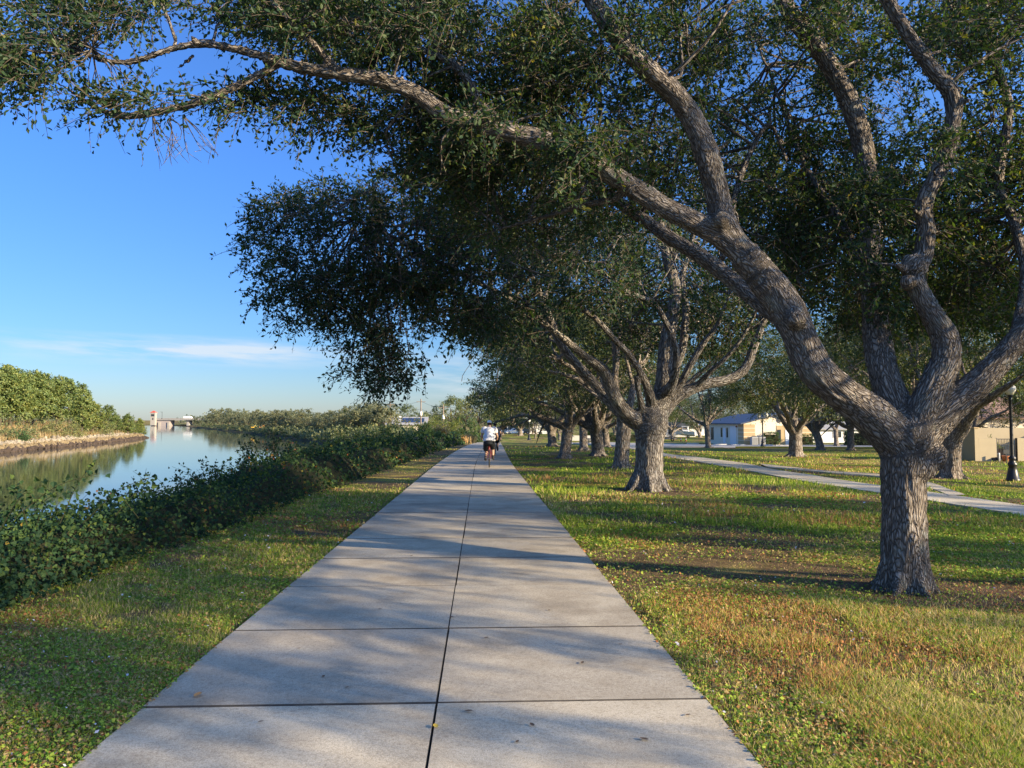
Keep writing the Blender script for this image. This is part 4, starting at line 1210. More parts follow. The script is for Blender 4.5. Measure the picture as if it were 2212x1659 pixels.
for a_ in LEAFPX: fallen(*a_)
BITS = [(745, 1503), (820, 1330), (1010, 1560), (1120, 1630), (1150, 1588), (1390, 1618), (975, 1345), (1260, 1450), (1340, 1410), (560, 1590), (640, 1420), (1190, 1330), (880, 1290), (700, 1480), (1050, 1390), (1480, 1560), (1040, 1250), (900, 1210)]
for px, py in BITS: fallen(px + r.normal() * 4, py, r.uniform(.022, .045), 'tiny dark fallen leaf or twig scrap on the grey path', 'b', 'dark scraps scattered on the path')

# ------------------------------------------------------------------ vine covered river bank
def hedge_foot(y): return np.interp(y, [-5, 6.4, 9, 11.4, 15.8, 27, 58, 80, 110], [-4.05, -4.0, -4.0, -3.75, -3.8, -3.35, -2.5, -1.7, -.6])


def hedge_h(x, y):
    d = hedge_foot(y) - x
    H = np.interp(y, [2, 8, 13, 20, 35, 60, 100], [.34, .38, .44, .58, .64, .72, .8])
    lump = .15 + 1.75 * fbm(x * .8 + 4, y * .5, 63, 4)
    prof = S((d + .15) / .75) * (1 - .35 * S((d - 1.8) / 3))
    return H * prof * lump


r = np.random.default_rng(31)
n = 125000
y = 1 / (1 / 2.6 + r.uniform(0, 1, n) * (1 / 95 - 1 / 2.6)); d = r.uniform(0, 1, n) ** 1.25 * np.interp(y, [2, 20, 90], [5.5, 6.5, 7])
d = d - .2 * r.uniform(0, 1, n)
x = hedge_foot(y) - d
lat = (x / y - math.tan(YAW))
ok = lat > -.80
x, y = x[ok], y[ok]
hh = hedge_h(x, y)
e = .08; gxh = (hedge_h(x + e, y) - hedge_h(x - e, y)) / (2 * e) + (zg(x + e, y) - zg(x - e, y)) / (2 * e); gyh = (hedge_h(x, y + e) - hedge_h(x, y - e)) / (2 * e)
O = norm(np.stack([-gxh, -gyh, np.ones_like(x)], 1))
base_ = np.stack([x, y, zg(x, y) + hh], 1)
pts = base_ + O * (r.normal(size=(len(x), 1)) * .10 - .03) + r.normal(size=(len(x), 3)) * .03 * np.maximum(1, y / 20)[:, None]
pts[:, 2] += (r.uniform(0, 1, len(x)) < .06) * r.uniform(0, .18, len(x))
sz = np.maximum(1, y / 13)


def vine_leaves(pts, O, size, r, base=0.0):
    n = len(pts)
    nn = norm(O * .7 + r.normal(size=(n, 3)) * .85 + np.array([.1, -.2, .35])); ld = norm(np.cross(nn, r.normal(size=(n, 3))) + np.array([0, 0, -.3]))
    sd = norm(np.cross(nn, ld)); nn = np.cross(ld, sd)
    L = (size * r.uniform(.6, 1.3, n))[:, None]
    sh = [(0, 0), (.12, .42), (.45, .50), (.58, .30), (1.0, 0), (.58, -.30), (.45, -.50), (.12, -.42)]
    v = np.stack([pts + ld * L * a + sd * L * b_ + nn * L * (abs(b_) * .35 - .12 * a * a) for a, b_ in sh], 1).reshape(-1, 3)
    k = np.arange(n)[:, None] * 8
    f = np.vstack([k + np.array([[0, 1, 2, 3]]), k + np.array([[0, 3, 4, 5]]), k + np.array([[0, 5, 6, 7]])])
    pn = fbm(pts[:, 0] * .9, pts[:, 1] * .9, 12, 3)
    rn = np.clip(base + r.beta(1.6, 2.0, n) * .85 + (pn - .5) * .5 + .02, 0, 1)
    hot = r.uniform(0, 1, n) < .006 + .07 * S((fbm(pts[:, 0] * .5 + 9, pts[:, 1] * .5, 77, 3) - .58) / .1)
    rn = np.where(hot, r.uniform(.9, 1, n), np.minimum(rn, .92))
    return v, [(f, 0)], np.repeat(rn, 8)


vp = [vine_leaves(pts, O, .047 * sz, r)]
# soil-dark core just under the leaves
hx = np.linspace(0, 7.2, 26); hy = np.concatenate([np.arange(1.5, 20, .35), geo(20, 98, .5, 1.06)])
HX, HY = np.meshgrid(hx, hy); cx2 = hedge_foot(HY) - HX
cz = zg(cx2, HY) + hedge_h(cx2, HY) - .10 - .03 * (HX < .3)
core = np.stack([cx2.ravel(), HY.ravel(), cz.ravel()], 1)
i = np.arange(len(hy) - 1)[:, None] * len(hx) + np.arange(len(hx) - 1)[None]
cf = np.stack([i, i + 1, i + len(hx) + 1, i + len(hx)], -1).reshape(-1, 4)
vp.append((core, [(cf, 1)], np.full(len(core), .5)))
# long shoots that stand up out of the mass
mbs = MB(); sp = []; sO = []
SH = [((20, 1095), (215, 1022), 7.6), ((130, 1100), (205, 1000), 8.2), ((180, 1100), (330, 1030), 8.4), ((0, 1110), (90, 1048), 7.2), ((250, 1085), (330, 1060), 9), ((420, 1060), (500, 990), 12), ((560, 1010), (520, 960), 15), ((300, 1090), (215, 1060), 8.6), ((60, 1100), (20, 1050), 7.4)]
for a_, b_, Yd in SH:
    A_ = P(a_[0], a_[1], Yd); B_ = P(b_[0], b_[1], Yd + .3); A_[2] -= .15
    mid = (A_ + B_) / 2 + np.array([0, 0, .10])
    ln = catmull([A_, mid, B_], 16); mbs.tube(ln, np.linspace(.006, .002, 16), 5, 16, cap=False)
    for q_ in ln[3:]:
        for u in range(2):
            sp.append(q_ + r.normal(size=3) * .025); sO.append(r.normal(size=3) * .5 + [0, -.6, .5])
for k in range(150):
    yy_ = 1 / (1 / 5 + r.uniform() * (1 / 40 - 1 / 5)); xx_ = hedge_foot(yy_) - r.uniform(.6, 2.5)
    A_ = np.array([xx_, yy_, float(zg(xx_, yy_) + hedge_h(xx_, yy_)) - .1]); L_ = r.uniform(.25, .55)
    B_ = A_ + np.array([r.normal() * .25, r.normal() * .25, L_]); ln = catmull([A_, (A_ + B_) / 2 + [0, 0, .08], B_], 8)
    mbs.tube(ln, np.linspace(.005, .002, 8), 4, 8, cap=False)
    for q_ in ln[2:]: sp.append(q_ + r.normal(size=3) * .03); sO.append(r.normal(size=3) * .5 + [0, -.4, .5])
sp, sO = np.array(sp), norm(np.array(sO))
vp.append(vine_leaves(sp, sO, .055 * np.maximum(1, sp[:, 1] / 14), r))
sv_ = np.vstack(mbs.v); sg_ = [(np.vstack(fs), 1) for (k_, m_), fs in mbs.f.items()]
vp.append((sv_, sg_, np.full(len(sv_), .5)))
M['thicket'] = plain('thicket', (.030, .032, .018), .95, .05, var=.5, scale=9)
v_, g_, r_ = merge_fol(vp)
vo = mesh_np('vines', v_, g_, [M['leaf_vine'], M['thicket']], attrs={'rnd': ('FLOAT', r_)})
tag(vo, 'dark green grape vines smothering the river bank, a few leaves turned orange', 'vines', kind='stuff')


# ------------------------------------------------------------------ bushes
def bush_mesh(r, w, h, leaf, n, d=None, up=.5, shape=1.0):
    d = d or w
    cs = []; os_ = []
    for k in range(n):
        v = norm(r.normal(size=3)); v[2] = abs(v[2]) * r.uniform(.1, 1)
        rad = r.uniform(.62, 1.05) * (.85 + .3 * vnoise(v[0] * 2.2 + 5, v[1] * 2.2 + v[2] * 3, int(w * 10)))
        cs.append([v[0] * rad * w / 2, v[1] * rad * d / 2, v[2] ** shape * rad * h]); os_.append(v + [0, 0, .35])
    return np.array(cs), np.array(os_)


def bush(name, loc, w, h, label, leafm, leaf=.08, n=90, T=5, K=7, cat='bush', group=None, d=None, seed=1, tl=None):
    r_b = np.random.default_rng(seed)
    e = empty(name, loc, label, cat, group)
    c_, o_ = bush_mesh(r_b, w, h, leaf, n, d)
    crown('foliage', [foliage(c_, o_, T, K, tl or max(.22, w * .13), leaf, .55, .05, r=r_b, twigs=True)], [leafm, M['twig']], e)
    mb = MB()
    for k in range(7):
        q_ = c_[r_b.integers(len(c_))]
        mb.tube([[r_b.normal() * .1 * w, r_b.normal() * .1 * w, -.1], q_ * [.5, .5, .5] + r_b.normal(size=3) * .05, q_], [.025, .018, .006], 5, 6, cap=False)
    mb.build('stem', [M['twig']], e, True)
    return e


def gpt(px, py, Yd):
    p = P(px, py, Yd); return on(p[0], p[1], -.05)


BUSH = [  # px, depth, width, height, leaf, n, material, label
    (592, 21, 2.6, 1.55, .075, 190, 'leaf_vine', 'dark rounded vine-hung bush rising above the thicket against the water'),
    (470, 16, 1.9, .85, .07, 90, 'leaf_vine', 'low dark bush at the water side of the thicket, left of the rounded one'),
    (700, 27, 2.6, 1.1, .09, 110, 'leaf_vine', 'low spreading dark green bush in front of the gap to the river'),
    (765, 36, 4.6, 1.75, .11, 190, 'leaf_bush', 'mid green leafy bush on the bank right of the river gap'),
    (838, 46, 4.2, 2.1, .12, 170, 'leaf_bush', 'yellow-green bush below the roof with solar panels'),
    (880, 58, 4.6, 2.5, .14, 150, 'leaf_bush', 'sunlit bush on the bank just right of the solar roof'),
    (930, 78, 4.2, 3.4, .16, 150, 'leaf_bush', 'tall feathery yellow-green bush behind the dry grass tuft'),
    (973, 92, 3.6, 3.9, .17, 150, 'leaf_bush', 'tall pale bush joining the left side of the big round bush'),
    (1005, 100, 4.3, 4.6, .18, 210, 'leaf_hedge', 'big round dark green bush at the far left edge of the path'),
    (1033, 132, 3.6, 3.4, .2, 110, 'leaf_bush', 'far bush standing behind the big round bush at the path bend'),
]
for k, (px, Yd, w_, h_, lf, n_, mt, lab) in enumerate(BUSH):
    bush('bush', gpt(px, 940, Yd), w_, h_, lab, M[mt], lf, n_, seed=200 + k, group='bushes along the bank')


def tuft(loc, w, h, n, label, mat, seed, spread=.6, name='grass_tuft', wd=.012):
    r_b = np.random.default_rng(seed)
    e = r_b.normal(size=(n, 2)) * w * .18; a = r_b.uniform(0, 6.28, n); L = h * r_b.uniform(.55, 1.1, n)
    p0 = np.column_stack([e, np.zeros(n)]); out = np.column_stack([np.cos(a), np.sin(a), np.zeros(n)]) * (L * spread * r_b.uniform(.1, 1, n))[:, None]
    sd = np.column_stack([-np.sin(a), np.cos(a), np.zeros(n)]) * wd
    up = np.array([0, 0, 1.])
    m_ = p0 + out * .4 + up * (L * .7)[:, None]; tp = p0 + out + up * (L * r_b.uniform(.6, 1, n))[:, None]
    v = np.stack([p0 + sd, p0 - sd, m_ - sd, m_ + sd, tp], 1).reshape(-1, 3); k = np.arange(n)[:, None] * 5
    o = mesh_np(name, v, [(k + np.array([[0, 1, 2, 3]]), 0), (k + np.array([[3, 2, 4]]), 0)], [mat], attrs={'rnd': ('FLOAT', np.repeat(r_b.uniform(0, 1, n), 5))}, loc=loc)
    return tag(o, label, 'grass clump')


tuft(gpt(952, 942, 72), 1.8, 2.1, 700, 'tall dry reed tuft with pale orange plumes beside the tall bush', M['leaf_dry'], 1, .5, wd=.02)
tuft(gpt(985, 946, 82), 3.0, 1.1, 900, 'low round clump of dry tan grass, left of two at the path edge', M['leaf_dry'], 2, .9, wd=.02)
tuft(gpt(1008, 946, 92), 2.6, 1.3, 800, 'orange-tan clump of dry grass beside the far path edge, right of two', M['leaf_dry'], 3, .8, wd=.02)

# saw palmetto
def palmetto(loc, label, s=1.0, seed=1, n=9):
    r_b = np.random.default_rng(seed); e = empty('palmetto', loc, label, 'palm shrub')
    mb = MB(); vs = []; fs = []; rn = []; c0 = 0
    for k in range(n):
        a = r_b.uniform(0, 6.28); el_ = r_b.uniform(.5, 1.3); L = s * r_b.uniform(.6, 1.0)
        d = np.array([math.cos(a) * math.cos(el_), math.sin(a) * math.cos(el_), math.sin(el_)]); hub = d * L
        mb.tube([[0, 0, 0], hub * .5 + [0, 0, .05], hub], [.015, .012, .008], 5, 6, cap=False)
        sd = norm(np.cross(d, [0, 0, 1])); 
        for u in np.linspace(-1.35, 1.35, 17):
            q_ = d * math.cos(u) + sd * math.sin(u); q_ = norm(q_ + np.array([0, 0, -.15 * abs(u)])); l_ = s * .62
            w_ = np.cross(q_, norm(np.cross(d, sd))) * .022 * s
            vs += [hub + w_ * .3, hub + q_ * l_ * .55 + w_, hub + q_ * l_ + [0, 0, -.06], hub + q_ * l_ * .55 - w_]; fs.append([c0, c0 + 1, c0 + 2, c0 + 3]); rn += [r_b.uniform()] * 4; c0 += 4
    mb.build('stem', [M['leaf_palm']], e)
    mesh_np('fronds', np.array(vs), [(np.array(fs), 0)], [M['leaf_palm']], e, attrs={'rnd': ('FLOAT', rn)})
    return e


palmetto(gpt(905, 950, 54), 'dark fan-leaved palmetto on the bank between yellow bushes', 1.5, 3)

# ------------------------------------------------------------------ far left bank: rocks, dry grass, pines
r = np.random.default_rng(91)
n = 5200
y = np.concatenate([r.uniform(55, 205, n)]); d = r.uniform(3.0, 5.3, n) + r.normal(size=n) * .35
x = Lsh(y) - d
ico = np.array([(0, 0, 1), (.894, 0, .447), (.276, .851, .447), (-.724, .526, .447), (-.724, -.526, .447), (.276, -.851, .447), (.724, .526, -.447), (-.276, .851, -.447), (-.894, 0, -.447), (-.276, -.851, -.447), (.724, -.526, -.447), (0, 0, -1)])
icf = np.array([(0, 1, 2), (0, 2, 3), (0, 3, 4), (0, 4, 5), (0, 5, 1), (1, 6, 2), (2, 7, 3), (3, 8, 4), (4, 9, 5), (5, 10, 1), (6, 7, 2), (7, 8, 3), (8, 9, 4), (9, 10, 5), (10, 6, 1), (11, 7, 6), (11, 8, 7), (11, 9, 8), (11, 10, 9), (11, 6, 10)])
s_ = r.uniform(.15, .5, (n, 1, 1)) * r.uniform(.6, 1.2, (n, 1, 3))
v = ico[None] * s_ * r.uniform(.75, 1.2, (n, 12, 1)) + np.stack([x, y, zg(x, y) + .08], 1)[:, None]
f = (np.arange(n)[:, None, None] * 12 + icf[None]).reshape(-1, 3)
hgt = v[:, :, 2].mean(1) - WATER_Z
cc = np.where((hgt > .75)[:, None], np.array([.27, .23, .165]), np.array([.19, .145, .08])); cc = np.where((hgt < .32)[:, None], np.array([.06, .045, .035]), cc) * r.uniform(.65, 1.25, (n, 1))
t = NT('rock'); vc = t.n('ShaderNodeAttribute', attribute_name='tint').outputs['Color']; M['rock'] = t.done(t.bsdf(vc, .9, .2))
ro = mesh_np('rocks', v.reshape(-1, 3), [(f, 0)], [M['rock']], attrs={'tint': ('FLOAT_COLOR', np.concatenate([np.repeat(cc, 12, 0), np.ones((n * 12, 1))], 1))})
tag(ro, 'band of pale broken rock lining the far left shore', 'rocks', kind='stuff')

n = 16000
y = r.uniform(60, 190, n); d = r.uniform(5.5, 30, n); x = Lsh(y) - d
L = r.uniform(.4, 1.1, n); a = r.uniform(0, 6.28, n)
p0 = np.stack([x, y, zg(x, y)], 1); sd = np.stack([np.cos(a), np.sin(a), 0 * a], 1) * .035; tp = p0 + np.stack([r.normal(size=n) * .2, r.normal(size=n) * .2, L], 1)
v = np.stack([p0 - sd, p0 + sd, tp], 1).reshape(-1, 3)
dg_ = mesh_np('dry_grass', v, [(np.arange(n)[:, None] * 3 + np.array([[0, 1, 2]]), 0)], [M['leaf_dry']], attrs={'rnd': ('FLOAT', np.repeat(r.uniform(0, 1, n), 3))})
tag(dg_, 'tall tan dry grass on the far left bank above the rocks', 'dry grass', kind='stuff')


def pine(seed, H=9.0, W=4.2):
    r_b = np.random.default_rng(seed); e = empty('pine_tree', (0, 0, 0), 'x', 'tree', 'pines in the wood on the far left bank')
    mb = MB(); mb.tube([[0, 0, -.3], [.1, 0, H * .4], [r_b.normal() * .3, r_b.normal() * .3, H * .92]], [.20, .15, .04], 8, 10)
    cs = []; os_ = []
    for k in range(17):
        u = k / 16; zc = H * (.20 + .76 * u); rr = W * .5 * math.sin(math.pi * min(1, .25 + .72 * u)) ** .8; a = k * 2.4
        c = np.array([math.cos(a) * rr * .68, math.sin(a) * rr * .68, zc]); mb.tube([[0, 0, zc - .5], c * [.6, .6, 1], c], [.05, .035, .015], 5, 4, cap=False)
        d = norm(r_b.normal(size=(13, 3)) + [0, 0, .5]); cs.append(c + d * r_b.uniform(.45, .85, (13, 1)) * [1, 1, .7]); os_.append(d)
    mb.build('trunk', [M['twig']], e, True)
    crown('crown', [foliage(np.vstack(cs), np.vstack(os_), 5, 6, .42, .34, .5, -.1, r=r_b, twigs=False, nr=.35, ow=1.0, upn=.35)], [M['leaf_pine'], M['twig']], e)
    return e


pines = [pine(41), pine(42, 8.2, 4.6), pine(43, 9.8, 4.0)]
pu = [False] * 3
r = np.random.default_rng(123)
PTOP = ([-60, 0, 60, 130, 200, 260, 300, 345], [799, 803, 805, 811, 832, 862, 881, 901])
ys_ = np.linspace(56, 204, 1500); k = 0
for row, d_ in enumerate((9.0, 19.0, 27.0)):
    for px in np.arange(-40, 348, 23 if row else 24):
        px = px + r.uniform(-5, 5); dd_ = (d_ if row else float(np.interp(px, [185, 345], [9, 3.6]))) + r.uniform(-1, 1) * (1.5 if px < 230 else .3)
        if row == 0 and px < 185: continue
        if px > 200: dd_ -= row * 2.5
        s_ = (px - 1039) / F_PX; ff = (Lsh(ys_) - dd_) - s_ * ys_
        if not (ff > 0).any() or ff[0] > 0: continue
        y_ = float(ys_[np.argmax(ff > 0)]); x_ = s_ * y_; b_ = on(x_, y_)
        top = float(np.interp(px, *PTOP)) + r.uniform(-9, 12) + (24, 9, 0)[row]
        Ht = max(2.4, CAM_H + (HORIZON - top) / F_PX * y_ - b_[2]); h0 = (9.0, 8.2, 9.8)[k % 3]
        o = pines[k % 3] if not pu[k % 3] else copy_tree(pines[k % 3]); pu[k % 3] = True
        hs = Ht / h0; wsc = max(hs * r.uniform(.95, 1.5), .55)
        o.location = tuple(b_); o.rotation_euler = (0, 0, r.uniform(0, 6.28)); o.scale = (wsc, wsc, hs); k += 1
        o['label'] = ['bright green round-topped tree at the front of the wood on the far left bank', 'bright green pine in the middle of the wood on the far left bank', 'back-row pine on the far left bank, its top against the sky'][row]
        o['group'] = ['front row of trees on the far left bank', 'middle pines on the far left bank', 'back row of pines on the far left bank'][row]
SHR = [(75, 84, 4.5, 4.2, 9, 'leaf_shrub', 'dark grey-green shrub tree alone among the dry grass on the far left bank'), (60, 78, 3.4, 1.7, 5.5, 'leaf_bush', 'bright round shrub at the waterline below the grey-green shrub'),
       (10, 80, 4.0, 3.4, 10, 'leaf_bush', 'yellowish bushes at the left edge of the photo on the far bank'), (205, 118, 7, 4.6, 8, 'leaf_shrub', 'broad grey-green shrub where the dry grass ends'),
       (245, 138, 8, 4.8, 8, 'leaf_shrub', 'second broad grey-green shrub towards the point'), (285, 158, 8, 5.0, 8, 'leaf_shrub', 'third grey-green shrub nearer the point of land'), (325, 182, 8, 5.2, 7, 'leaf_bush', 'olive shrub at the very point of land beside the bridge tower'),
       (190, 104, 2.4, 1.3, 6.5, 'leaf_bush', 'small yellow-green shrub above the rocks'), (225, 116, 2.4, 1.8, 6, 'leaf_hedge', 'vivid green shrub just above the rock line'), (140, 92, 3, 1.6, 7, 'leaf_shrub', 'low brownish shrub at the foot of the dry grass'),
       (305, 170, 7, 4.8, 11, 'leaf_shrub', 'shrub behind the point of the far left bank'), (345, 192, 5.5, 4.0, 5.5, 'leaf_bush', 'last low olive shrub on the tip of the left bank')]
for k, (px, Yd, w_, h_, d_, mt, lab) in enumerate(SHR):
    x_ = float(Lsh(Yd)) - d_ if px > 15 else float(Lsh(Yd)) - d_
    bush('shrub', on(x_, Yd, -.1), w_, h_, lab, M[mt], .22, int(26 * w_), 4, 6, 'shrub', 'shrubs on the far left bank', seed=300 + k, tl=.6)

# ------------------------------------------------------------------ far right bank: oaks, undergrowth, wood behind
def hazy(seed, H, W, mat='leaf_hazy', n=150, leaf=.42, name='bank_tree'):
    r_b = np.random.default_rng(seed); e = empty(name, (0, 0, 0), 'x', 'tree')
    mb = MB(); mb.tube([[0, 0, -.4], [0, 0, H * .25], [r_b.normal() * .4, r_b.normal() * .4, H * .7]], [.3, .24, .08], 8, 8)
    for k in range(5):
        a = k * 1.3; mb.tube([[0, 0, H * .25], [math.cos(a) * W * .18, math.sin(a) * W * .18, H * .5], [math.cos(a) * W * .36, math.sin(a) * W * .36, H * .68]], [.16, .1, .03], 6, 5, cap=False)
    mb.build('trunk', [M['twig']], e, True)
    cs = []; os_ = []
    for k in range(20):
        u = r_b.uniform(0, 1); ph = k * 2.4; rr = W * .5 * math.sqrt(1 - (u * .95) ** 2) * r_b.uniform(.55, 1)
        c = np.array([math.cos(ph) * rr, math.sin(ph) * rr, H * (.30 + .62 * u)]); m_ = n // 20
        d = norm(r_b.normal(size=(m_, 3)) + [0, 0, .4]); cs.append(c + d * r_b.uniform(.8, 1.25, (m_, 1)) * [1, 1, .75]); os_.append(d)
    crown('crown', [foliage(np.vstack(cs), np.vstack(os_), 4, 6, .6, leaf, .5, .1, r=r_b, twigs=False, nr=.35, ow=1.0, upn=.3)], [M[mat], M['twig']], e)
    return e


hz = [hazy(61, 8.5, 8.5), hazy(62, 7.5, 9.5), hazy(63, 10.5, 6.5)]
hu = [False] * 3
TOP = ([425, 445, 470, 500, 540, 600, 650, 690, 720, 760, 800, 840, 870, 905], [906, 900, 886, 884, 886, 885, 880, 893, 884, 877, 869, 862, 872, 886])
r = np.random.default_rng(55)
k = 0
for px in list(range(436, 834, 11)) + list(range(440, 834, 16)):
    back = k >= len(range(436, 834, 11))
    s_ = (px - 1039) / F_PX
    ys = np.linspace(60, 600, 1000); land = s_ * ys > Rsh(ys) + 9
    Yd = float(ys[np.argmax(land)]) if land.any() else 420.
    Yd = max(Yd, 150) + (r.uniform(2, 14) if not back else r.uniform(20, 45))
    x_ = s_ * Yd; b_ = on(x_, Yd)
    top = np.interp(px, *TOP) + r.uniform(-2, 8) + (6 if not back else -1)
    H = max(3.2, CAM_H + (HORIZON - top) / F_PX * Yd - b_[2])
    pi = k % 3; o = hz[pi] if not hu[pi] else copy_tree(hz[pi]); hu[pi] = True
    h0 = (8.5, 7.5, 10.5)[pi]; s2 = H / (h0 * 1.02)
    o.location = tuple(b_); o.rotation_euler = (0, 0, r.uniform(0, 6.28)); ww = max(s2, .55); o.scale = (ww, ww, s2)
    o['label'] = ('grey-green oak above the undergrowth on the distant right river bank', 'oak in the back row of the distant right river bank')[int(back)]
    o['group'] = ('oaks along the distant right bank', 'back row of oaks on the distant right bank')[int(back)]
    k += 1
# undergrowth on the slope down to the water
n = 2600
ys = 1 / (1 / 95 + r.uniform(0, 1, n) * (1 / 480 - 1 / 95)); dd = r.uniform(2.6, 12, n); xs = Rsh(ys) + dd
ok = (xs < path_c(ys) - 6); ys, xs, dd = ys[ok], xs[ok], dd[ok]
lump = fbm(xs * .12, ys * .12, 5, 3)
C = np.stack([xs, ys, zg(xs, ys) + r.uniform(0, 1.7, len(xs)) * lump * 1.5 * np.minimum(1, dd / 5)], 1)
v_, g_, r_ = foliage(C, np.tile([.2, -.4, 1.0], (len(C), 1)), 4, 6, .8, .40, .6, .1, twigs=False, r=r)
M['leaf_under'] = leafmat('leaf_under', [(0, (.06, .085, .055)), (.5, (.12, .15, .07)), (1, (.27, .26, .10))], .25)
uo = mesh_np('undergrowth', v_, g_, [M['leaf_under']], attrs={'rnd': ('FLOAT', r_)})
tag(uo, 'tangled yellow-green undergrowth along the distant right bank', 'undergrowth', kind='stuff')
# the wood on the skyline, one mass
n = 5200
px = r.uniform(-80, 2300, n); Yd = r.uniform(520, 900, n)
X_ = (px - 1039) / F_PX * Yd
ok = (X_ > Rsh(Yd) + 14) | (X_ < Lsh(Yd) - 14)
X_, Yd = X_[ok], Yd[ok]
C = np.stack([X_, Yd, np.full(len(X_), WATER_Z + .5) + r.uniform(0, 9, len(X_)) * (.45 + .6 * vnoise(X_ * .05, Yd * .05, 3))], 1)
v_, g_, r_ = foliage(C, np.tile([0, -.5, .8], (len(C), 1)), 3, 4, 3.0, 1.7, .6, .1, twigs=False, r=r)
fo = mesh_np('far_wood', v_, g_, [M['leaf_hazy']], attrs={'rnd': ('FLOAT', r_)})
tag(fo, 'hazy line of distant woodland on the horizon', 'woodland', kind='stuff')
# taller trees on the bank left of the path, beyond the bushes
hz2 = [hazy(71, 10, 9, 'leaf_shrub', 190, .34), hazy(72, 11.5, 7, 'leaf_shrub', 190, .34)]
tl_ = [(880, 875, 205, 'rounded tree standing just behind the roof with solar panels'), (945, 872, 190, 'pale wide-topped tree right of the utility pole with the open sky gap'), (975, 857, 185, 'tall grey-green tree behind the big round bush'),
       (1005, 851, 190, 'tallest hazy tree left of the overhanging oak row'), (1035, 848, 200, 'tall tree partly hidden by the drooping far oaks'), (1060, 868, 170, 'darker tree at the far end of the path'), (915, 890, 215, 'low tree between the two utility poles')]
for k, (px, top, Yd, lab) in enumerate(tl_):
    o = hz2[k % 2] if k < 2 else copy_tree(hz2[k % 2]); b_ = on((px - 1039) / F_PX * Yd, Yd); H = CAM_H + (HORIZON - top) / F_PX * Yd - b_[2]
    s2 = H / ((10, 11.5)[k % 2] * 1.0); o.location = tuple(b_); o.rotation_euler = (0, 0, k * 1.1); o.scale = (s2, s2, s2); o['label'] = lab; o['group'] = 'trees beyond the bushes left of the path'

# ------------------------------------------------------------------ people on bicycles
M['rubber'] = plain('rubber', (.02, .02, .021), .85); M['alloy'] = plain('alloy', (.45, .45, .46), .35, .5, .9); M['bike_red'] = plain('bike_red', (.16, .02, .025), .4, .5); M['bike_black'] = plain('bike_black', (.025, .025, .03), .4, .5)
M['skin'] = plain('skin', (.34, .22, .165), .6, .35, var=.08, scale=20); M['tee'] = plain('tee', (.50, .52, .57), .9, .1, var=.05, scale=9, bump=.3); M['shorts'] = plain('shorts', (.022, .026, .032), .9, .1, var=.3)
M['shoe'] = plain('shoe', (.02, .02, .025), .7); M['cap'] = plain('cap', (.62, .66, .72), .85, .1); M['cap_dark'] = plain('cap_dark', (.03, .035, .05), .85, .1); M['hair'] = plain('hair', (.05, .035, .03), .8, .2, var=.4, scale=60)
M['navy'] = plain('navy', (.03, .04, .075), .9, .1); M['slate'] = plain('slate', (.10, .12, .16), .9, .1); M['helmet'] = plain('helmet', (.05, .055, .07), .4, .5)
M['white_eye'] = plain('white_eye', (.75, .75, .72), .3)


def bicycle(loc, label, rz, mat):
    e = empty('bicycle', loc, label, 'bicycle', 'bicycles on the path', rz)
    ax_r, ax_f = np.array([0, -.46, .335]), np.array([0, .60, .335]); bb = np.array([0, -.02, .28]); st = np.array([0, -.19, .80]); hd = np.array([0, .38, .82]); hd2 = np.array([0, .42, .70])
    mb = MB()
    for a, b_, r_ in ((bb, st, .019), (st * [1, 1, .94], hd, .019), (bb, hd2, .024), (hd2, hd + [0, -.01, .06], .02)): mb.tube([a, b_], r_, 10, 2)
    for s in (-.06, .06):
        mb.tube([bb + [s * .6, 0, 0], ax_r + [s, 0, 0]], .011, 8, 2); mb.tube([st * [1, 1, .95] + [s * .3, 0, 0], ax_r + [s, 0, 0]], .009, 8, 2); mb.tube([hd2 + [s, 0, -.02], ax_f + [s, 0, 0]], .014, 8, 2)
    mb.tube([hd2 + [-.06, 0, -.02], hd2 + [.06, 0, -.02]], .014, 8, 2); mb.tube([st, st + [0, -.03, .09]], .013, 8, 2)
    mb.build('frame', [M[mat]], e, True)
    for c in (ax_r, ax_f):
        wmb = MB()
        for k in range(20):
            a = k * 2 * np.pi / 20; wmb.tube([c + [.018 * (-1) ** k, .02 * math.cos(a), .02 * math.sin(a)], c + [0, .30 * math.cos(a + .25), .30 * math.sin(a + .25)]], .0016, 3, 2)
        wmb.tube([c + [-.05, 0, 0], c + [.05, 0, 0]], .02, 10, 2)
        wh = wmb.build('wheel', [M['alloy']], e)
        MB().torus(c, .312, .022).build('tyre', [M['rubber']], wh, True); MB().torus(c, .292, .011).build('rim', [M['alloy']], wh, True)
    MB().tube([[-.31, .30, 1.0], [-.2, .40, 1.01], [0, .42, .98], [.2, .40, 1.01], [.31, .30, 1.0]], .013, 8, 20).tube([hd, [0, .42, .98]], .016, 8, 3).build('handlebar', [M['bike_black']], e, True)
    sd = MB(); sd.ball((0, -.26, .90), (.085, .12, .035)).ball((0, -.10, .905), (.035, .13, .025)); body(sd, 'saddle', M['rubber'], e, .008, 4)
    cr = MB(); cr.torus(bb + [.05, 0, 0], .085, .008, seg=24, sides=6)
    cr.tube([bb + [.07, 0, 0], bb + [.085, .165, .0]], .010, 8, 2); cr.tube([bb + [-.07, 0, 0], bb + [-.085, -.165, .0]], .010, 8, 2); cr.build('crankset', [M['alloy']], e, True)
    for s in (1, -1):
        c = bb + [s * .14, s * .165, 0]; MB().box(c - [.05, .045, .010], c + [.05, .045, .010]).build('pedal', [M['rubber']], e)
    MB().box((-.03, -.245, .80), (.03, -.225, .83)).build('rear_reflector', [M['bike_red']], e)
    return e


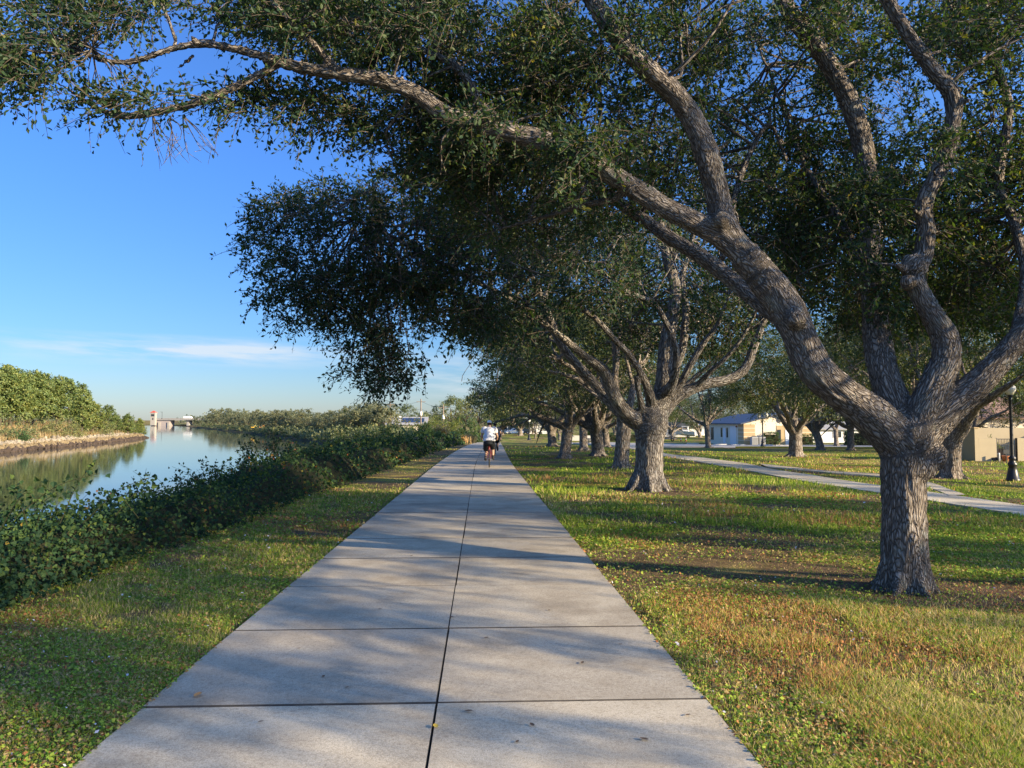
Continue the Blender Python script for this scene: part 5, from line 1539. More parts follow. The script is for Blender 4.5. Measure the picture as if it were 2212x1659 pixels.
def rider(loc, label, rz, tee, shorts, cap, big=1.0, hat='cap', sleeve=True):
    e = empty('person', loc, label, 'person', 'cyclists on the path', rz)
    pel = np.array([0, -.22, .95]); sp_ = np.array([0, -.12, 1.15]); ch = np.array([0, .02, 1.34]); nk = np.array([0, .10, 1.47]); hb = np.array([0, .14, 1.52]); hc = np.array([0, .16, 1.60])
    sh = {s: np.array([s * .195, .03, 1.415]) for s in (-1, 1)}; el_ = {s: np.array([s * .285, .10, 1.17]) for s in (-1, 1)}; wr = {s: np.array([s * .285, .27, 1.045]) for s in (-1, 1)}
    hip = {s: np.array([s * .10, -.20, .91]) for s in (-1, 1)}
    kn = {1: np.array([.125, .24, .66]), -1: np.array([-.125, .12, .56])}; an = {1: np.array([.135, .10, .36]), -1: np.array([-.135, -.22, .355])}
    b_ = MB()
    b_.tube([pel, sp_, ch, nk + [0, -.02, -.03]], [.155, .155, .165, .075], 16, 16); b_.ball(pel + [0, 0, -.01], (.175 * big, .14, .13)); b_.ball(ch, (.19 * big, .115, .15))
    b_.tube([nk + [0, -.03, -.05], hb + [0, .01, .02]], [.068, .062], 12, 4)
    b_.ball(hc + [0, 0, .01], (.077, .098, .112)); b_.ball(hc + [0, .045, -.055], (.06, .06, .06)); b_.ball(hc + [0, .105, -.02], (.014, .022, .022), seg=8, rings=6)   # skull, jaw, nose
    b_.tube([hc + [-.025, .092, -.062], hc + [.025, .092, -.062]], .010, 8, 3)                                                                  # mouth
    for s in (-1, 1):
        b_.ball(hc + [s * .080, -.005, -.01], (.012, .024, .034), seg=8, rings=6)
        b_.tube([ch + [s * .08, .02, .06], sh[s], (sh[s] + el_[s]) / 2, el_[s], (el_[s] + wr[s]) / 2 + [s * .01, 0, 0], wr[s]], [.07, .066, .053, .045, .042, .029], 12, 18)
        b_.tube([hip[s], (hip[s] + kn[s]) / 2 + [0, 0, .02], kn[s], (kn[s] * .6 + an[s] * .4) + [0, -.025, 0], an[s]], [.105, .09, .062, .060, .038], 12, 20)
        b_.tube([an[s], an[s] + [0, .05, -.055], an[s] + [0, .13, -.065]], [.04, .04, .03], 10, 6)
        # palm on the grip, four fingers wrapped over it, thumb from the side
        pm_ = wr[s] + [s * .0, .045, -.012]
        b_.tube([wr[s], pm_, pm_ + [0, .03, -.006]], [.030, .040, .036], 10, 6)
        for k in range(4):
            o_ = (k - 1.5) * .019; L = (.9, 1.0, .96, .78)[k]
            b_.tube([pm_ + [o_, .03, .004], pm_ + [o_, .03 + .035 * L, .0], pm_ + [o_, .03 + .048 * L, -.028], pm_ + [o_, .03 + .026 * L, -.050]], [.0095, .009, .0085, .007], 8, 8)
        b_.tube([pm_ + [-s * .032, .0, -.005], pm_ + [-s * .048, .030, -.022], pm_ + [-s * .040, .052, -.036]], [.012, .010, .008], 8, 6)
    body(b_, 'body', M['skin'], e, .0075, 3)
    for s in (-1, 1): MB().ball(hc + [s * .030, .088, .0], (.012, .010, .009), seg=8, rings=6).build('eye', [M['white_eye']], e, True)
    t_ = MB(); t_.tube([pel + [0, -.005, -.015], sp_, ch, nk + [0, -.03, -.035]], [.19, .18, .195, .095], 18, 18); t_.ball(ch, (.225 * big, .14, .15)); t_.ball(sp_ + [0, -.01, -.03], (.225 * big, .165, .16)); t_.ball(pel + [0, -.015, .05], (.225 * big, .175, .10))
    for s in (-1, 1): t_.tube([ch + [s * .10, .01, .05], sh[s], (sh[s] * .4 + el_[s] * .6)], [.085, .088, .080], 14, 8)
    body(t_, 'shirt', M[tee], e, .010, 5)
    s_ = MB(); s_.tube([pel + [0, -.01, -.10], pel + [0, -.01, .05]], [.19, .195], 18, 5); s_.ball(pel + [0, -.03, -.03], (.205 * big, .17, .12))
    for s in (-1, 1): s_.tube([hip[s], (hip[s] * .25 + kn[s] * .75) + [0, -.005, -.005]], [.125, .112], 16, 6)
    body(s_, 'shorts', M[shorts], e, .010, 4)
    for s in (-1, 1):
        f_ = MB(); f_.tube([an[s] + [0, -.055, -.045], an[s] + [0, .03, -.070], an[s] + [0, .16, -.072], an[s] + [0, .215, -.074]], [.042, .047, .047, .028], 12, 10); f_.tube([an[s] + [0, -.02, .0], an[s] + [0, -.01, -.05]], [.046, .05], 12, 3)
        body(f_, 'shoe', M['shoe'], e, .009, 3)
        k_ = MB(); k_.tube([an[s] + [0, 0, .0], an[s] * .8 + kn[s] * .2 + [0, -.01, 0]], [.044, .050], 12, 4, cap=True); k_.build('sock', [M['shoe']], e, True)
    h_ = MB(); h_.ball(hc + [0, -.018, .02], (.083, .092, .100)); body(h_, 'hair', M['hair'], e, .008, 2)
    if hat == 'cap':
        c_ = MB(); c_.ball(hc + [0, -.002, .060], (.090, .108, .075)); c_.tube([hc + [0, .07, .055], hc + [0, .15, .045]], [.06, .045], 12, 4)
        cp = body(c_, 'cap', M[cap], e, .008, 3)
        MB().ball(hc + [0, -.098, .035], (.042, .014, .020)).build('cap_opening', [M['hair']], cp, True)
    else:
        c_ = MB(); c_.ball(hc + [0, -.005, .055], (.098, .125, .085)); body(c_, 'helmet', M['helmet'], e, .009, 3)
    return e


def at_path(px, Yd): p = P(px, 1000, Yd); return np.array([p[0], Yd, float(-0.0085 * min(Yd, 150) - .7 * S((Yd - 45) / 80)) + .031])


pr_ = G(1053, 1012); p1 = at_path(1057, float(pr_[1]) + .46); p2 = at_path(1069, 39.5); p3 = at_path(1079, 84.0)
bicycle(p1, 'red-framed bicycle under the near cyclist in the white shirt', R_(-1), 'bike_red'); rider(p1, 'cyclist in white t-shirt, white cap and black shorts seen from behind', R_(-1), 'tee', 'shorts', 'cap', 1.08)
bicycle(p2, 'black bicycle partly hidden behind the near cyclist', R_(-2), 'bike_black'); rider(p2, 'dark-clad cyclist mostly hidden behind the man in the white t-shirt', R_(-2), 'navy', 'shorts', 'cap_dark', .95, 'helmet')
bicycle(p3, 'small dark bicycle farthest along the path', R_(-2), 'bike_black'); rider(p3, 'farthest cyclist in a slate blue shirt', R_(-2), 'slate', 'slate', 'cap_dark', 1.0, 'helmet')

# ------------------------------------------------------------------ lamps and poles
M['iron'] = plain('iron', (.018, .019, .021), .38, .5, var=.2); M['globe'] = plain('globe', (.72, .70, .62), .35, .5, var=.05); M['pole_wood'] = plain('pole_wood', (.22, .185, .15), .9, .1, var=.25, scale=12)


def lamp_globe(parent, c, s=1.0):
    m = MB(); m.lathe([(.055 * s, 0), (.10 * s, .03 * s), (.16 * s, .12 * s), (.185 * s, .21 * s), (.17 * s, .30 * s), (.11 * s, .355 * s), (.10 * s, .37 * s), (.11 * s, .39 * s), (.085 * s, .44 * s), (.04 * s, .47 * s), (.02 * s, .50 * s), (.001, .51 * s)], 20, c)
    m.build('globe', [M['globe']], parent, True)
    MB().lathe([(.03 * s, -.06 * s), (.075 * s, -.05 * s), (.09 * s, -.01 * s), (.075 * s, .02 * s), (.05 * s, .03 * s)], 16, c).build('globe_holder', [M['iron']], parent, True)


def street_lamp(b_, H, label, double=False, s=1.0):
    e = empty('street_lamp', b_, label, 'street lamp', 'lamp posts in the park')
    MB().lathe([(.001, -.03), (.24 * s, -.02), (.24 * s, .06), (.20 * s, .10), (.15 * s, .38), (.12 * s, .52), (.15 * s, .55), (.16 * s, .60), (.11 * s, .66), (.09 * s, .74), (.12 * s, .78), (.12 * s, .82), (.07 * s, .88), (.06 * s, .90)], 16).build('base', [M['iron']], e, True)
    hp = H - .52 * s
    MB().lathe([(.060 * s, .88), (.056 * s, hp * .6), (.045 * s, hp - .2), (.05 * s, hp - .18), (.055 * s, hp - .05), (.001, hp - .045)], 14).build('post', [M['iron']], e, True)
    if not double: lamp_globe(e, (0, 0, hp), s)
    else:
        MB().tube([[-.42, 0, hp - .03], [-.42, 0, hp - .14], [0, 0, hp - .12], [.42, 0, hp - .14], [.42, 0, hp - .03]], .028, 8, 5).build('cross_arm', [M['iron']], e)
        for x_ in (-.42, .42): lamp_globe(e, (x_, 0, hp), s)
    return e


lb = G(2188, 1039); street_lamp(lb, (1039 - 817) / F_PX * lb[1], 'black post lamp with one white globe beside the yellow walled enclosure', s=1.0)
lb = P(1648, 966, 84); lb = on(lb[0], 84); street_lamp(lb, CAM_H + (908 - 889) / F_PX * 84 - lb[2], 'twin-globe black lamp post in front of the white gabled building', True, 1.3)
lb = P(1083.5, 941, 120); lb = on((1083.5 - 1039) / F_PX * 120 + 9.0 - 9.0 + 0.0, 120); lx_ = (1084 - 1039) / F_PX * 120
b_ = on((1900 + 812 / 4.424) * .5486 * 0 + (1143 - 1039) / F_PX * 128, 128); street_lamp(b_, CAM_H + (908 - 905.5 + 3.5) / F_PX * 128 - b_[2] , 'distant single-globe lamp post in front of the white house', False, 1.5)


def utility_pole(px, top, Yd, label, can=False):
    b_ = on((px - 1039) / F_PX * Yd, Yd); H = CAM_H + (HORIZON - top) / F_PX * Yd - b_[2]
    e = empty('utility_pole', b_, label, 'utility pole', 'wooden utility poles left of the path')
    MB().tube([[0, 0, -.5], [0, 0, H]], [.17, .13], 10, 2).build('pole', [M['pole_wood']], e)
    MB().box((-1.0, -.06, H - .7), (1.0, .06, H - .56)).build('crossarm', [M['pole_wood']], e)
    if can: MB().lathe([(.001, 0), (.26, .01), (.28, .1), (.28, .85), (.22, .92), (.001, .95)], 14, (.05, -.42, H * .55)).build('transformer', [M['globe']], e, True)
    return e, b_ + [0, 0, H]


pp = [utility_pole(910, 862, 168, 'tall plain utility pole beside the solar roof, in open sky', True), utility_pole(958, 874, 160, 'utility pole with a grey transformer can before the dark trees', True), utility_pole(844, 868, 176, 'utility pole at the left end of the solar-panelled house')]
M['wire'] = plain('wire', (.05, .05, .055), .6)
for k, (dz, lab) in enumerate(((-.55, 'upper power line strung between the utility poles'), (-2.2, 'lower power line strung between the utility poles'))):
    m = MB()
    chain = [pp[2][1], pp[0][1], pp[1][1], pp[1][1] + [14, -20, 0]]
    for a_, c_ in zip(chain[:-1], chain[1:]):
        m.tube([a_ + [0, 0, dz], (a_ + c_) / 2 + [0, 0, dz - .35], c_ + [0, 0, dz]], .022, 4, 8, cap=False)
    o = m.build('power_line', [M['wire']]); tag(o, lab, 'cable')

# ------------------------------------------------------------------ buildings
M['stucco'] = plain('stucco', (.74, .66, .53), .9, .1, var=.07, scale=1.5, bump=.1); M['tan'] = plain('tan', (.46, .35, .20), .9, .1, var=.12, scale=2); M['white'] = plain('white', (.74, .74, .73), .7, .2, var=.05, scale=2)
M['roof_blue'] = plain('roof_blue', (.065, .085, .125), .6, .3, var=.2, scale=1.2); M['glass'] = plain('glass', (.03, .04, .05), .12, .5, var=.3, scale=1); M['door'] = plain('door', (.70, .74, .80), .5, .3, var=.04)
M['yellow'] = plain('yellow', (.37, .315, .215), .92, .1, var=.12, scale=1.8, bump=.2); M['roof_grey'] = plain('roof_grey', (.30, .30, .30), .8, .2, var=.15, scale=1.5); M['roof_dark'] = plain('roof_dark', (.075, .08, .085), .8, .2, var=.2)
M['roof_white'] = plain('roof_white', (.62, .61, .58), .8, .2, var=.1, scale=1); M['metal_box'] = plain('metal_box', (.36, .37, .37), .6, .3, var=.1); M['brick_red'] = plain('brick_red', (.23, .085, .06), .85, .1, var=.25, scale=8); M['terra'] = plain('terra', (.40, .16, .08), .8, .2)
M['kerb'] = plain('kerb', (.50, .48, .44), .85, .2, var=.12, scale=3); M['kerb_yellow'] = plain('kerb_yellow', (.62, .48, .08), .7, .2, var=.15, scale=3); M['solar'] = plain('solar', (.02, .035, .09), .18, .5, var=.2, scale=3)


def slope_roof(x0, x1, y0, y1, ze, zr, th=.14, axis='y', ov=.6):
    """gable roof as two slabs + soffit, ridge along axis"""
    m = MB()
    if axis == 'y':
        xm = (x0 + x1) / 2; k = (zr - ze) / (xm - x0)
        for xa, s in ((x0 - ov, 1), (x1 + ov, -1)):
            za = ze - ov * k
            m.prism([(xa, y0 - ov, za), (xm + s * .0, y0 - ov, zr), (xm + s * .0, y0 - ov, zr + th), (xa, y0 - ov, za + th)], (0, y1 - y0 + 2 * ov, 0))
    else:
        ym = (y0 + y1) / 2; k = (zr - ze) / (ym - y0)
        for ya in (y0 - ov, y1 + ov):
            za = ze - ov * k
            m.prism([(x0 - ov, ya, za), (x0 - ov, ym, zr), (x0 - ov, ym, zr + th), (x0 - ov, ya, za + th)], (x1 - x0 + 2 * ov, 0, 0))
    return m


# low white hall with the blue roof
zb = float(zg(38, 103)); bx0, bx1, by0, by1, H_, RZ = 35.7, 45.0, 102.0, 118.0, 2.95, 4.15
e = empty('building', ((bx0 + bx1) / 2, by0, zb), 'low cream hall with a blue gabled roof beyond the car park', 'building')
ox = (bx0 + bx1) / 2; W2 = (bx1 - bx0) / 2; DP = by1 - by0
m = MB(); m.box((-W2, 0, -.3), (W2, DP, H_)); m.prism([(-W2, .0, H_), (W2, .0, H_), (0, .0, H_ + RZ - H_)], (0, DP, 0)); m.build('wall', [M['stucco']], e)
slope_roof(-W2, W2, 0, DP, H_ + .02, RZ + .05, .16).build('roof', [M['roof_blue']], e)
for xs in (-W2, W2 - 1.5):
    m = MB()
    for k in range(5): m.box((xs - .03, -.04, .12 + k * .56), (xs + 1.53, -.003, .12 + k * .56 + .47))
    m.build('quoin_panel', [M['tan']], e)
m = MB()
for k in range(5): m.box((-W2 - .045, .0, .12 + k * .56), (-W2 - .003, 2.2, .12 + k * .56 + .47))
m.build('quoin_panel', [M['tan']], e)
m = MB(); m.box((1.3 - 1.45, -.05, -.02), (1.3 + 1.15, -.003, 2.65)); m.build('entry_recess', [M['tan']], e)
d_ = MB().box((1.05, -.10, 0), (2.1, -.053, 2.1)).build('door', [M['door']], e); MB().ball((1.15, -.13, 1.0), .04, seg=8, rings=6).build('handle', [M['alloy']], d_)
MB().box((-.02, -.10, .5), (.42, -.053, 2.1)).build('window', [M['glass']], e)
v_ = MB(); v_.tube([[.25, -.06, 3.35], [.25, .02, 3.35]], .33, 24, 2); v_.build('vent', [M['roof_dark']], e)
for y_ in (3.0,): MB().box((-W2 - .05, y_, -.05), (-W2 - .003, y_ + 2.6, 2.55)).build('garage_door', [M['white']], e)
for y_ in (6.6, 9.2): MB().box((-W2 - .05, y_, .9), (-W2 - .003, y_ + .65, 2.3)).build('window', [M['glass']], e)
MB().box((-W2 - .05, 7.6, 0), (-W2 - .003, 8.7, 2.2)).build('door', [M['door']], e)
MB().box((-W2 - .05, 13.4, .4), (-W2 - .003, 14.8, 2.3)).build('window', [M['glass']], e)
MB().box((W2 - 2.2, -.4, .1), (W2 - 1.6, -.05, 1.25)).build('meter_box', [M['white']], e)
MB().box((-W2 - .2, 2.6, 2.4), (-W2 - .003, 2.8, 2.62)).build('alarm_bell', [M['brick_red']], e)
for k in range(2):
    a_ = empty('air_conditioner', (ox - W2 + 1.0 + k * 1.0, by0 - 1.1, zb), ('left', 'right')[k] + ' one of two grey air conditioning units at the hall corner', 'air conditioner')
    MB().box((-.42, -.42, 0), (.42, .42, 1.15)).build('casing', [M['metal_box']], a_)
    m = MB()
    for j in range(9): m.box((-.38, -.435, .1 + j * .11), (.38, -.422, .14 + j * .11))
    m.build('grille', [M['roof_dark']], a_); MB().lathe([(.34, 1.15), (.34, 1.19), (.30, 1.20), (.001, 1.17)], 18).build('fan_guard', [M['roof_dark']], a_)


def clipped_hedge(x0, x1, y0, y1, h, label, seed, mat='leaf_hedge', leaf=.14, dens=26):
    r_b = np.random.default_rng(seed); zc_ = float(zg((x0 + x1) / 2, (y0 + y1) / 2)); A = (x1 - x0) * (y1 - y0) + 2 * h * (x1 - x0 + y1 - y0); n = int(A * dens / 4)
    p = r_b.uniform(0, 1, (n, 3)) * [x1 - x0, y1 - y0, h]; f = r_b.integers(0, 4, n)
    p[f == 0, 2] = h; p[f == 1, 1] = 0; p[f == 2, 0] = 0; p[f == 3, 0] = x1 - x0
    o_ = np.array([[0, 0, 1], [0, -1, 0], [-1, 0, 0], [1, 0, 0]])[f] * 1.0
    e_ = empty('hedge', (x0, y0, zc_), label, 'hedge')
    crown('foliage', [foliage(p, o_, 4, 5, .22, leaf, .6, .05, r=r_b, twigs=False, spread=.5)], [M[mat], M['twig']], e_)
    MB().box((.12, .12, -.1), (x1 - x0 - .12, y1 - y0 - .05, h - .12)).build('core', [M['thicket']], e_)


clipped_hedge(ox - 2.2, ox - .3, by0 - 1.5, by0 - .4, 1.55, 'square clipped green hedge left of the hall door', 1)
clipped_hedge(ox + 2.6, ox + 4.4, by0 - 1.5, by0 - .4, 1.25, 'clipped hedge right of the hall door, behind the sunlit oak', 2)
clipped_hedge(ox + 6.0, ox + 16.5, by0 - 8, by0 - 6.8, 1.7, 'long dark hedge stretching right from the hall', 3, 'leaf_shrub')
clipped_hedge(22, 30, 134, 135.2, 1.3, 'low dark hedge by the far drive', 4)

# yellow walled enclosure at the right edge
eb = G(2107, 996); ey = float(eb[1]); ez = float(eb[2]); ex = float(eb[0]); sc_ = ey / F_PX
e = empty('building', eb, 'low yellow stucco walled enclosure at the right edge of the photo', 'building')
hh1 = (996 - 924) * sc_; hh2 = (996 - 946) * sc_
x1 = (2156 - 2107) * sc_; xg0 = (2158 - 2107) * sc_; xg1 = (2204 - 2107) * sc_; x2 = 6.5
MB().box((0, .0, -.3), (.22, 3.2, hh1)).box((.223, 0, -.3), (x1, .2, hh2)).box((xg1, 0, -.3), (x2, .2, hh2 + .02)).build('front_wall', [M['yellow']], e)
MB().box((.223, 3.0, -.3), (x2, 3.2, hh1)).box((x2 - .2, .203, -.3), (x2, 2.997, hh1 - .05)).build('rear_wall', [M['yellow']], e)
MB().box((-.04, -.04, hh1 + .003), (.26, 3.24, hh1 + .06)).build('coping', [M['tan']], e)
gt = MB()
for k in range(13): x_ = xg0 + .04 + k * (xg1 - xg0 - .08) / 12; gt.box((x_ - .011, .08, .06), (x_ + .011, .10, hh2 - .03))
gt.box((xg0, .075, .05), (xg1, .105, .09)).box((xg0, .075, hh2 - .06), (xg1, .105, hh2 - .02)).box((xg0, .075, hh2 * .72), (xg1, .105, hh2 * .72 + .03))
for x_ in (xg0 - .02, xg1 - .03): gt.box((x_, .06, -.1), (x_ + .05, .12, hh2 + .02))
gt.build('gate', [M['iron']], e)
MB().box((.95, -.03, .04), (1.35, -.003, .2)).build('drain_grate', [M['iron']], e)
tb = bush('potted_shrub', eb + [xg0 + .75, 1.5, .55], .9, .7, 'bright green plants growing behind the iron gate', M['leaf_bush'], .07, 40, cat='plant', seed=9)
pl = MB(); pl.box((xg0 + .35, 1.1, 0), (xg0 + 1.25, 1.9, .62)); o = pl.build('planter', [M['brick_red']], None, loc=eb); tag(o, 'red brick planter box inside the iron gate', 'planter')
pl = MB(); pl.lathe([(.001, 0), (.14, .0), (.19, .28), (.21, .30), (.18, .31), (.15, .24), (.001, .24)], 16); o = pl.build('flower_pot', [M['terra']], None, True, loc=eb + [xg0 + .22, -.32, 0]); tag(o, 'square-shouldered terracotta pot at the left foot of the iron gate', 'flower pot')
o = MB().lathe([(.001, -.1), (.05, -.1), (.05, .42), (.055, .43), (.05, .46), (.001, .47)], 12).build('bollard', [M['white']], None, True, loc=eb + [x1 - .12, -.35, 0]); tag(o, 'short white pipe marker before the yellow wall', 'marker post')
o = MB().tube([[0, 0, -.1], [0, 0, .55]], .02, 6, 2).box((-.16, -.02, .5), (.16, .02, .72)).build('sign', [M['iron']], None, loc=on(*(G(2174, 1001)[:2]))); tag(o, 'little dark stake sign in the grass before the iron gate', 'sign')

M['roof_pink'] = plain('roof_pink', (.25, .17, .14), .85, .1, var=.25, scale=3)
# houses far off
def house(loc, w_, d_, h_, rise, label, wall, roof, axis='x', wins=(), doors=(), ov=.5, name='house'):
    e = empty(name, loc, label, 'house')
    m = MB(); m.box((-w_ / 2, 0, -.5), (w_ / 2, d_, h_))
    if axis == 'y': m.prism([(-w_ / 2, 0, h_), (w_ / 2, 0, h_), (0, 0, h_ + rise)], (0, d_, 0))
    else: m.prism([(-w_ / 2, 0, h_), (-w_ / 2, d_ / 2, h_ + rise), (-w_ / 2, d_, h_)], (w_, 0, 0))
    m.build('wall', [M[wall]], e)
    slope_roof(-w_ / 2, w_ / 2, 0, d_, h_ + .02, h_ + rise + .04, .15, axis, ov).build('roof', [M[roof]], e)
    for x_, z_, ww, wh in wins:
        f = MB().box((x_ - ww / 2 - .08, -.06, z_ - .08), (x_ + ww / 2 + .08, -.003, z_ + wh + .08)).build('window', [M['white']], e)
        MB().box((x_ - ww / 2, -.075, z_), (x_ + ww / 2, -.063, z_ + wh)).build('pane', [M['glass']], f)
    for x_, ww in doors: MB().box((x_ - ww / 2, -.05, 0), (x_ + ww / 2, -.003, 2.1)).build('door', [M['door']], e)
    return e


def far(px, Yd, dz=0): x_ = (px - 1039) / F_PX * Yd; return on(x_, Yd, dz)


e = house(far(1161, 212), 8.6, 9, 2.7, 1.7, 'white bungalow with pale roof behind the thin young oak', 'white', 'roof_white', 'x', ((-2.6, .9, 1.3, 1.2), (3.0, .9, 1.2, 1.2)), ((.8, 1.0),))
e = house(far(1104, 216), 7.5, 10, 2.7, 2.0, 'pale roofed house with a posted porch behind the white sedan', 'stucco', 'roof_white', 'y', ((-1.6, .9, 1.5, 1.2),), ((1.2, 1.0),))
for x_ in (-3.2, -1.1, 1.1, 3.2): MB().box((x_ - .1, -1.9, -.4), (x_ + .1, -1.7, 2.6)).build('porch_post', [M['white']], e)
MB().box((-3.7, -2.1, 2.62), (3.7, -.05, 2.76)).build('porch_roof', [M['roof_white']], e)
e = house(far(1466, 172), 8.4, 8, 2.2, 1.0, 'low white house with dark roof and dark porch screens behind the boat', 'white', 'roof_dark', 'x', ((-3.2, .45, 1.3, 1.5), (-1.4, .45, 1.3, 1.5), (.5, .45, 1.3, 1.5)), ((2.4, .9),))
e = house(far(1513, 186), 5.0, 6, 2.6, .9, 'small white house with one dark window beyond the boat', 'white', 'roof_white', 'x', ((.3, .9, .9, 1.1),), ())
e = house(far(1795, 128), 14, 8, 2.3, 1.1, 'long white house glimpsed behind the dark hedge', 'white', 'roof_grey', 'x', ((-3, .9, 1.4, 1.0), (2, .9, 1.4, 1.0)), ())
e = house(far(874, 172), 9.4, 8, 2.6, 1.5, 'house with grey roof carrying a row of solar panels left of the path', 'stucco', 'roof_grey', 'x', ((-2, .8, 1.3, 1.2),), ())
sl = MB(); k_ = 1.5 / 4
for c in range(7):
    for rr in range(2):
        x_ = -.6 + c * .72; ya, yb = .6 + rr * 1.35, .6 + rr * 1.35 + 1.25
        for_z = lambda y_: 2.62 + .17 + y_ * k_ + .05
        sl.add([(x_, ya, for_z(ya)), (x_ + .66, ya, for_z(ya)), (x_ + .66, yb, for_z(yb)), (x_, yb, for_z(yb))], [(0, 1, 2, 3)])
sl.build('solar_panels', [M['solar']], e); MB().box((-1.4, 2.2, 3.2), (-.9, 2.7, 4.5)).build('chimney', [M['white']], e)
e = house(far(2170, 70), 9, 7, 3.0, 1.8, 'house with pinkish tiled roof hidden in trees beyond the yellow enclosure', 'stucco', 'roof_pink', 'x', ((-2, .9, 1.2, 1.2),), ())

# ------------------------------------------------------------------ cars, boat, cones, kerbs
M['car_white'] = plain('car_white', (.72, .74, .76), .25, .6, var=.03); M['car_dark'] = plain('car_dark', (.03, .035, .045), .25, .6, var=.1); M['lamp_red'] = plain('lamp_red', (.45, .02, .02), .3, .5); M['lamp_clear'] = plain('lamp_clear', (.8, .8, .78), .15, .6)


def car(loc, rz, label, paint, L=4.6, Wd=1.78, H=1.46, suv=False):
    e = empty('parked_car', loc, label, 'car', 'cars parked before the houses', rz)
    hl = L / 2
    prof = [(-hl, .35), (-hl + .03, .62), (-hl + .12, .82), (-hl + .75 if not suv else -hl + .15, .90), (hl - 1.25, .90), (hl - .25, .74), (hl, .58), (hl - .02, .30), (hl - .5, .22), (-hl + .4, .22)]
    mb = MB(); w_ = Wd / 2
    n = len(prof); a = [(x, -w_ * (1 if .3 < z < .8 else .94), z) for x, z in prof]
    mid = [(x, 0, z + (.02 if z > .6 else 0)) for x, z in prof]; c = [(x, -y, z) for x, y, z in a]
    b0 = mb.n; mb.add(a + mid + c, [(i, (i + 1) % n, n + (i + 1) % n, n + i) for i in range(n)] + [(n + i, n + (i + 1) % n, 2 * n + (i + 1) % n, 2 * n + i) for i in range(n)])
    mb.f.setdefault((n, 0), []).append(np.array([list(range(n))[::-1]]) + b0); mb.f.setdefault((n, 0), []).append(np.array([list(range(2 * n, 3 * n))]) + b0)
    mb.build('body', [M[paint]], e)
    r0, r1 = (-hl + .2, hl - 1.25) if suv else (-hl + .7, hl - 1.2)
    t0, t1 = (r0 + .18, r1 - .75) if suv else (r0 + .65, r1 - .8)
    zr = H
    def ring(xa, xb, z, w): return [(xa, -w, z), (xb, -w, z), (xb, w, z), (xa, w, z)]
    g = MB(); lo, hi = ring(r0, r1, .885, w_ * .92), ring(t0, t1, zr - .05, w_ * .74)
    g.add(lo + hi, [(0, 1, 5, 4), (1, 2, 6, 5), (2, 3, 7, 6), (3, 0, 4, 7)]); g.build('windows', [M['glass']], e)
    rf = MB(); rf.add(ring(t0 - .03, t1 + .03, zr - .053, w_ * .76) + ring(t0 + .06, t1 - .06, zr, w_ * .66), [(0, 1, 5, 4), (1, 2, 6, 5), (2, 3, 7, 6), (3, 0, 4, 7), (4, 5, 6, 7), (3, 2, 1, 0)])
    for s in (-1, 1):
        for xa, xb in ((r0, t0), (r1, t1), ((r0 + r1) / 2, (t0 + t1) / 2)): rf.tube([[xa, s * w_ * .925, .885], [xb, s * w_ * .745, zr - .05]], .035, 6, 2)
    rf.build('roof', [M[paint]], e)
    for x_ in (-hl + .85, hl - .85):
        for s in (-1, 1):
            wh = MB(); wh.torus((x_, 0, .32), .23, .09, 'x', seg=20, sides=8)
            vv = wh.v[0].copy(); vv[:, 0], vv[:, 1] = wh.v[0][:, 1] + x_ * 1.0, wh.v[0][:, 0] - x_ + s * (w_ - .08); wh.v[0] = vv
            wo_ = wh.build('wheel', [M['rubber']], e, True); MB().tube([[x_, s * (w_ - .15), .32], [x_, s * (w_ - .03), .32]], .19, 14, 2).build('rim', [M['alloy']], wo_)
    for s in (-1, 1):
        MB().ball((hl - .10, s * w_ * .72, .66), (.12, .16, .08), seg=8, rings=6).build('headlight', [M['lamp_clear']], e, True); MB().ball((-hl + .06, s * w_ * .75, .72), (.08, .15, .09), seg=8, rings=6).build('tail_light', [M['lamp_red']], e, True)
    return e


car(far(1111, 196), R_(188), 'white sedan parked side-on before the porch house', 'car_white', 4.6)
car(far(1127, 203), R_(184), 'dark car parked behind the white sedan', 'car_dark', 4.7, 1.9, 1.7, True)
car(far(1180, 205), R_(175), 'pale car half hidden beside the white bungalow', 'car_white', 4.4, 1.8, 1.6, True)

# boat on its trailer
bl_ = far(1484, 160); e = empty('boat', bl_, 'small white motor boat with a cabin on a trailer before the low white house', 'boat', rz=R_(160))
st_ = np.linspace(0, 1, 9); hv = []
for u in st_:
    x_ = -2.0 + 4.0 * u; ww = .85 * (1 - max(0, u - .35) ** 2 * 2.2); sh_ = .95 + .35 * u * u
    hv += [(x_ + .35 * u, -ww, .45 + sh_), (x_, -ww * .62, .75 + .2 * u), (x_, 0, .45 + .35 * u ** 3), (x_, ww * .62, .75 + .2 * u), (x_ + .35 * u, ww, .45 + sh_), (x_ + .2 * u, 0, .42 + sh_)]
hf = [(i * 6 + j, i * 6 + (j + 1) % 6, (i + 1) * 6 + (j + 1) % 6, (i + 1) * 6 + j) for i in range(8) for j in range(6)]
mb = MB(); mb.add(hv, hf); mb.f.setdefault((6, 0), []).append(np.array([[0, 1, 2, 3, 4, 5]])); mb.build('hull', [M['white']], e)
MB().box((-.6, -.5, 1.3), (.6, .5, 2.4)).box((-.75, -.62, 2.4), (.75, .62, 2.5)).build('cabin', [M['white']], e); MB().box((.603, -.4, 1.8), (.615, .4, 2.3)).box((-.4, -.515, 1.8), (.4, -.503, 2.3)).box((-.4, .503, 1.8), (.4, .515, 2.3)).build('window', [M['glass']], e)
e = empty('boat_trailer', bl_, 'low trailer under the white motor boat', 'trailer', rz=R_(160))
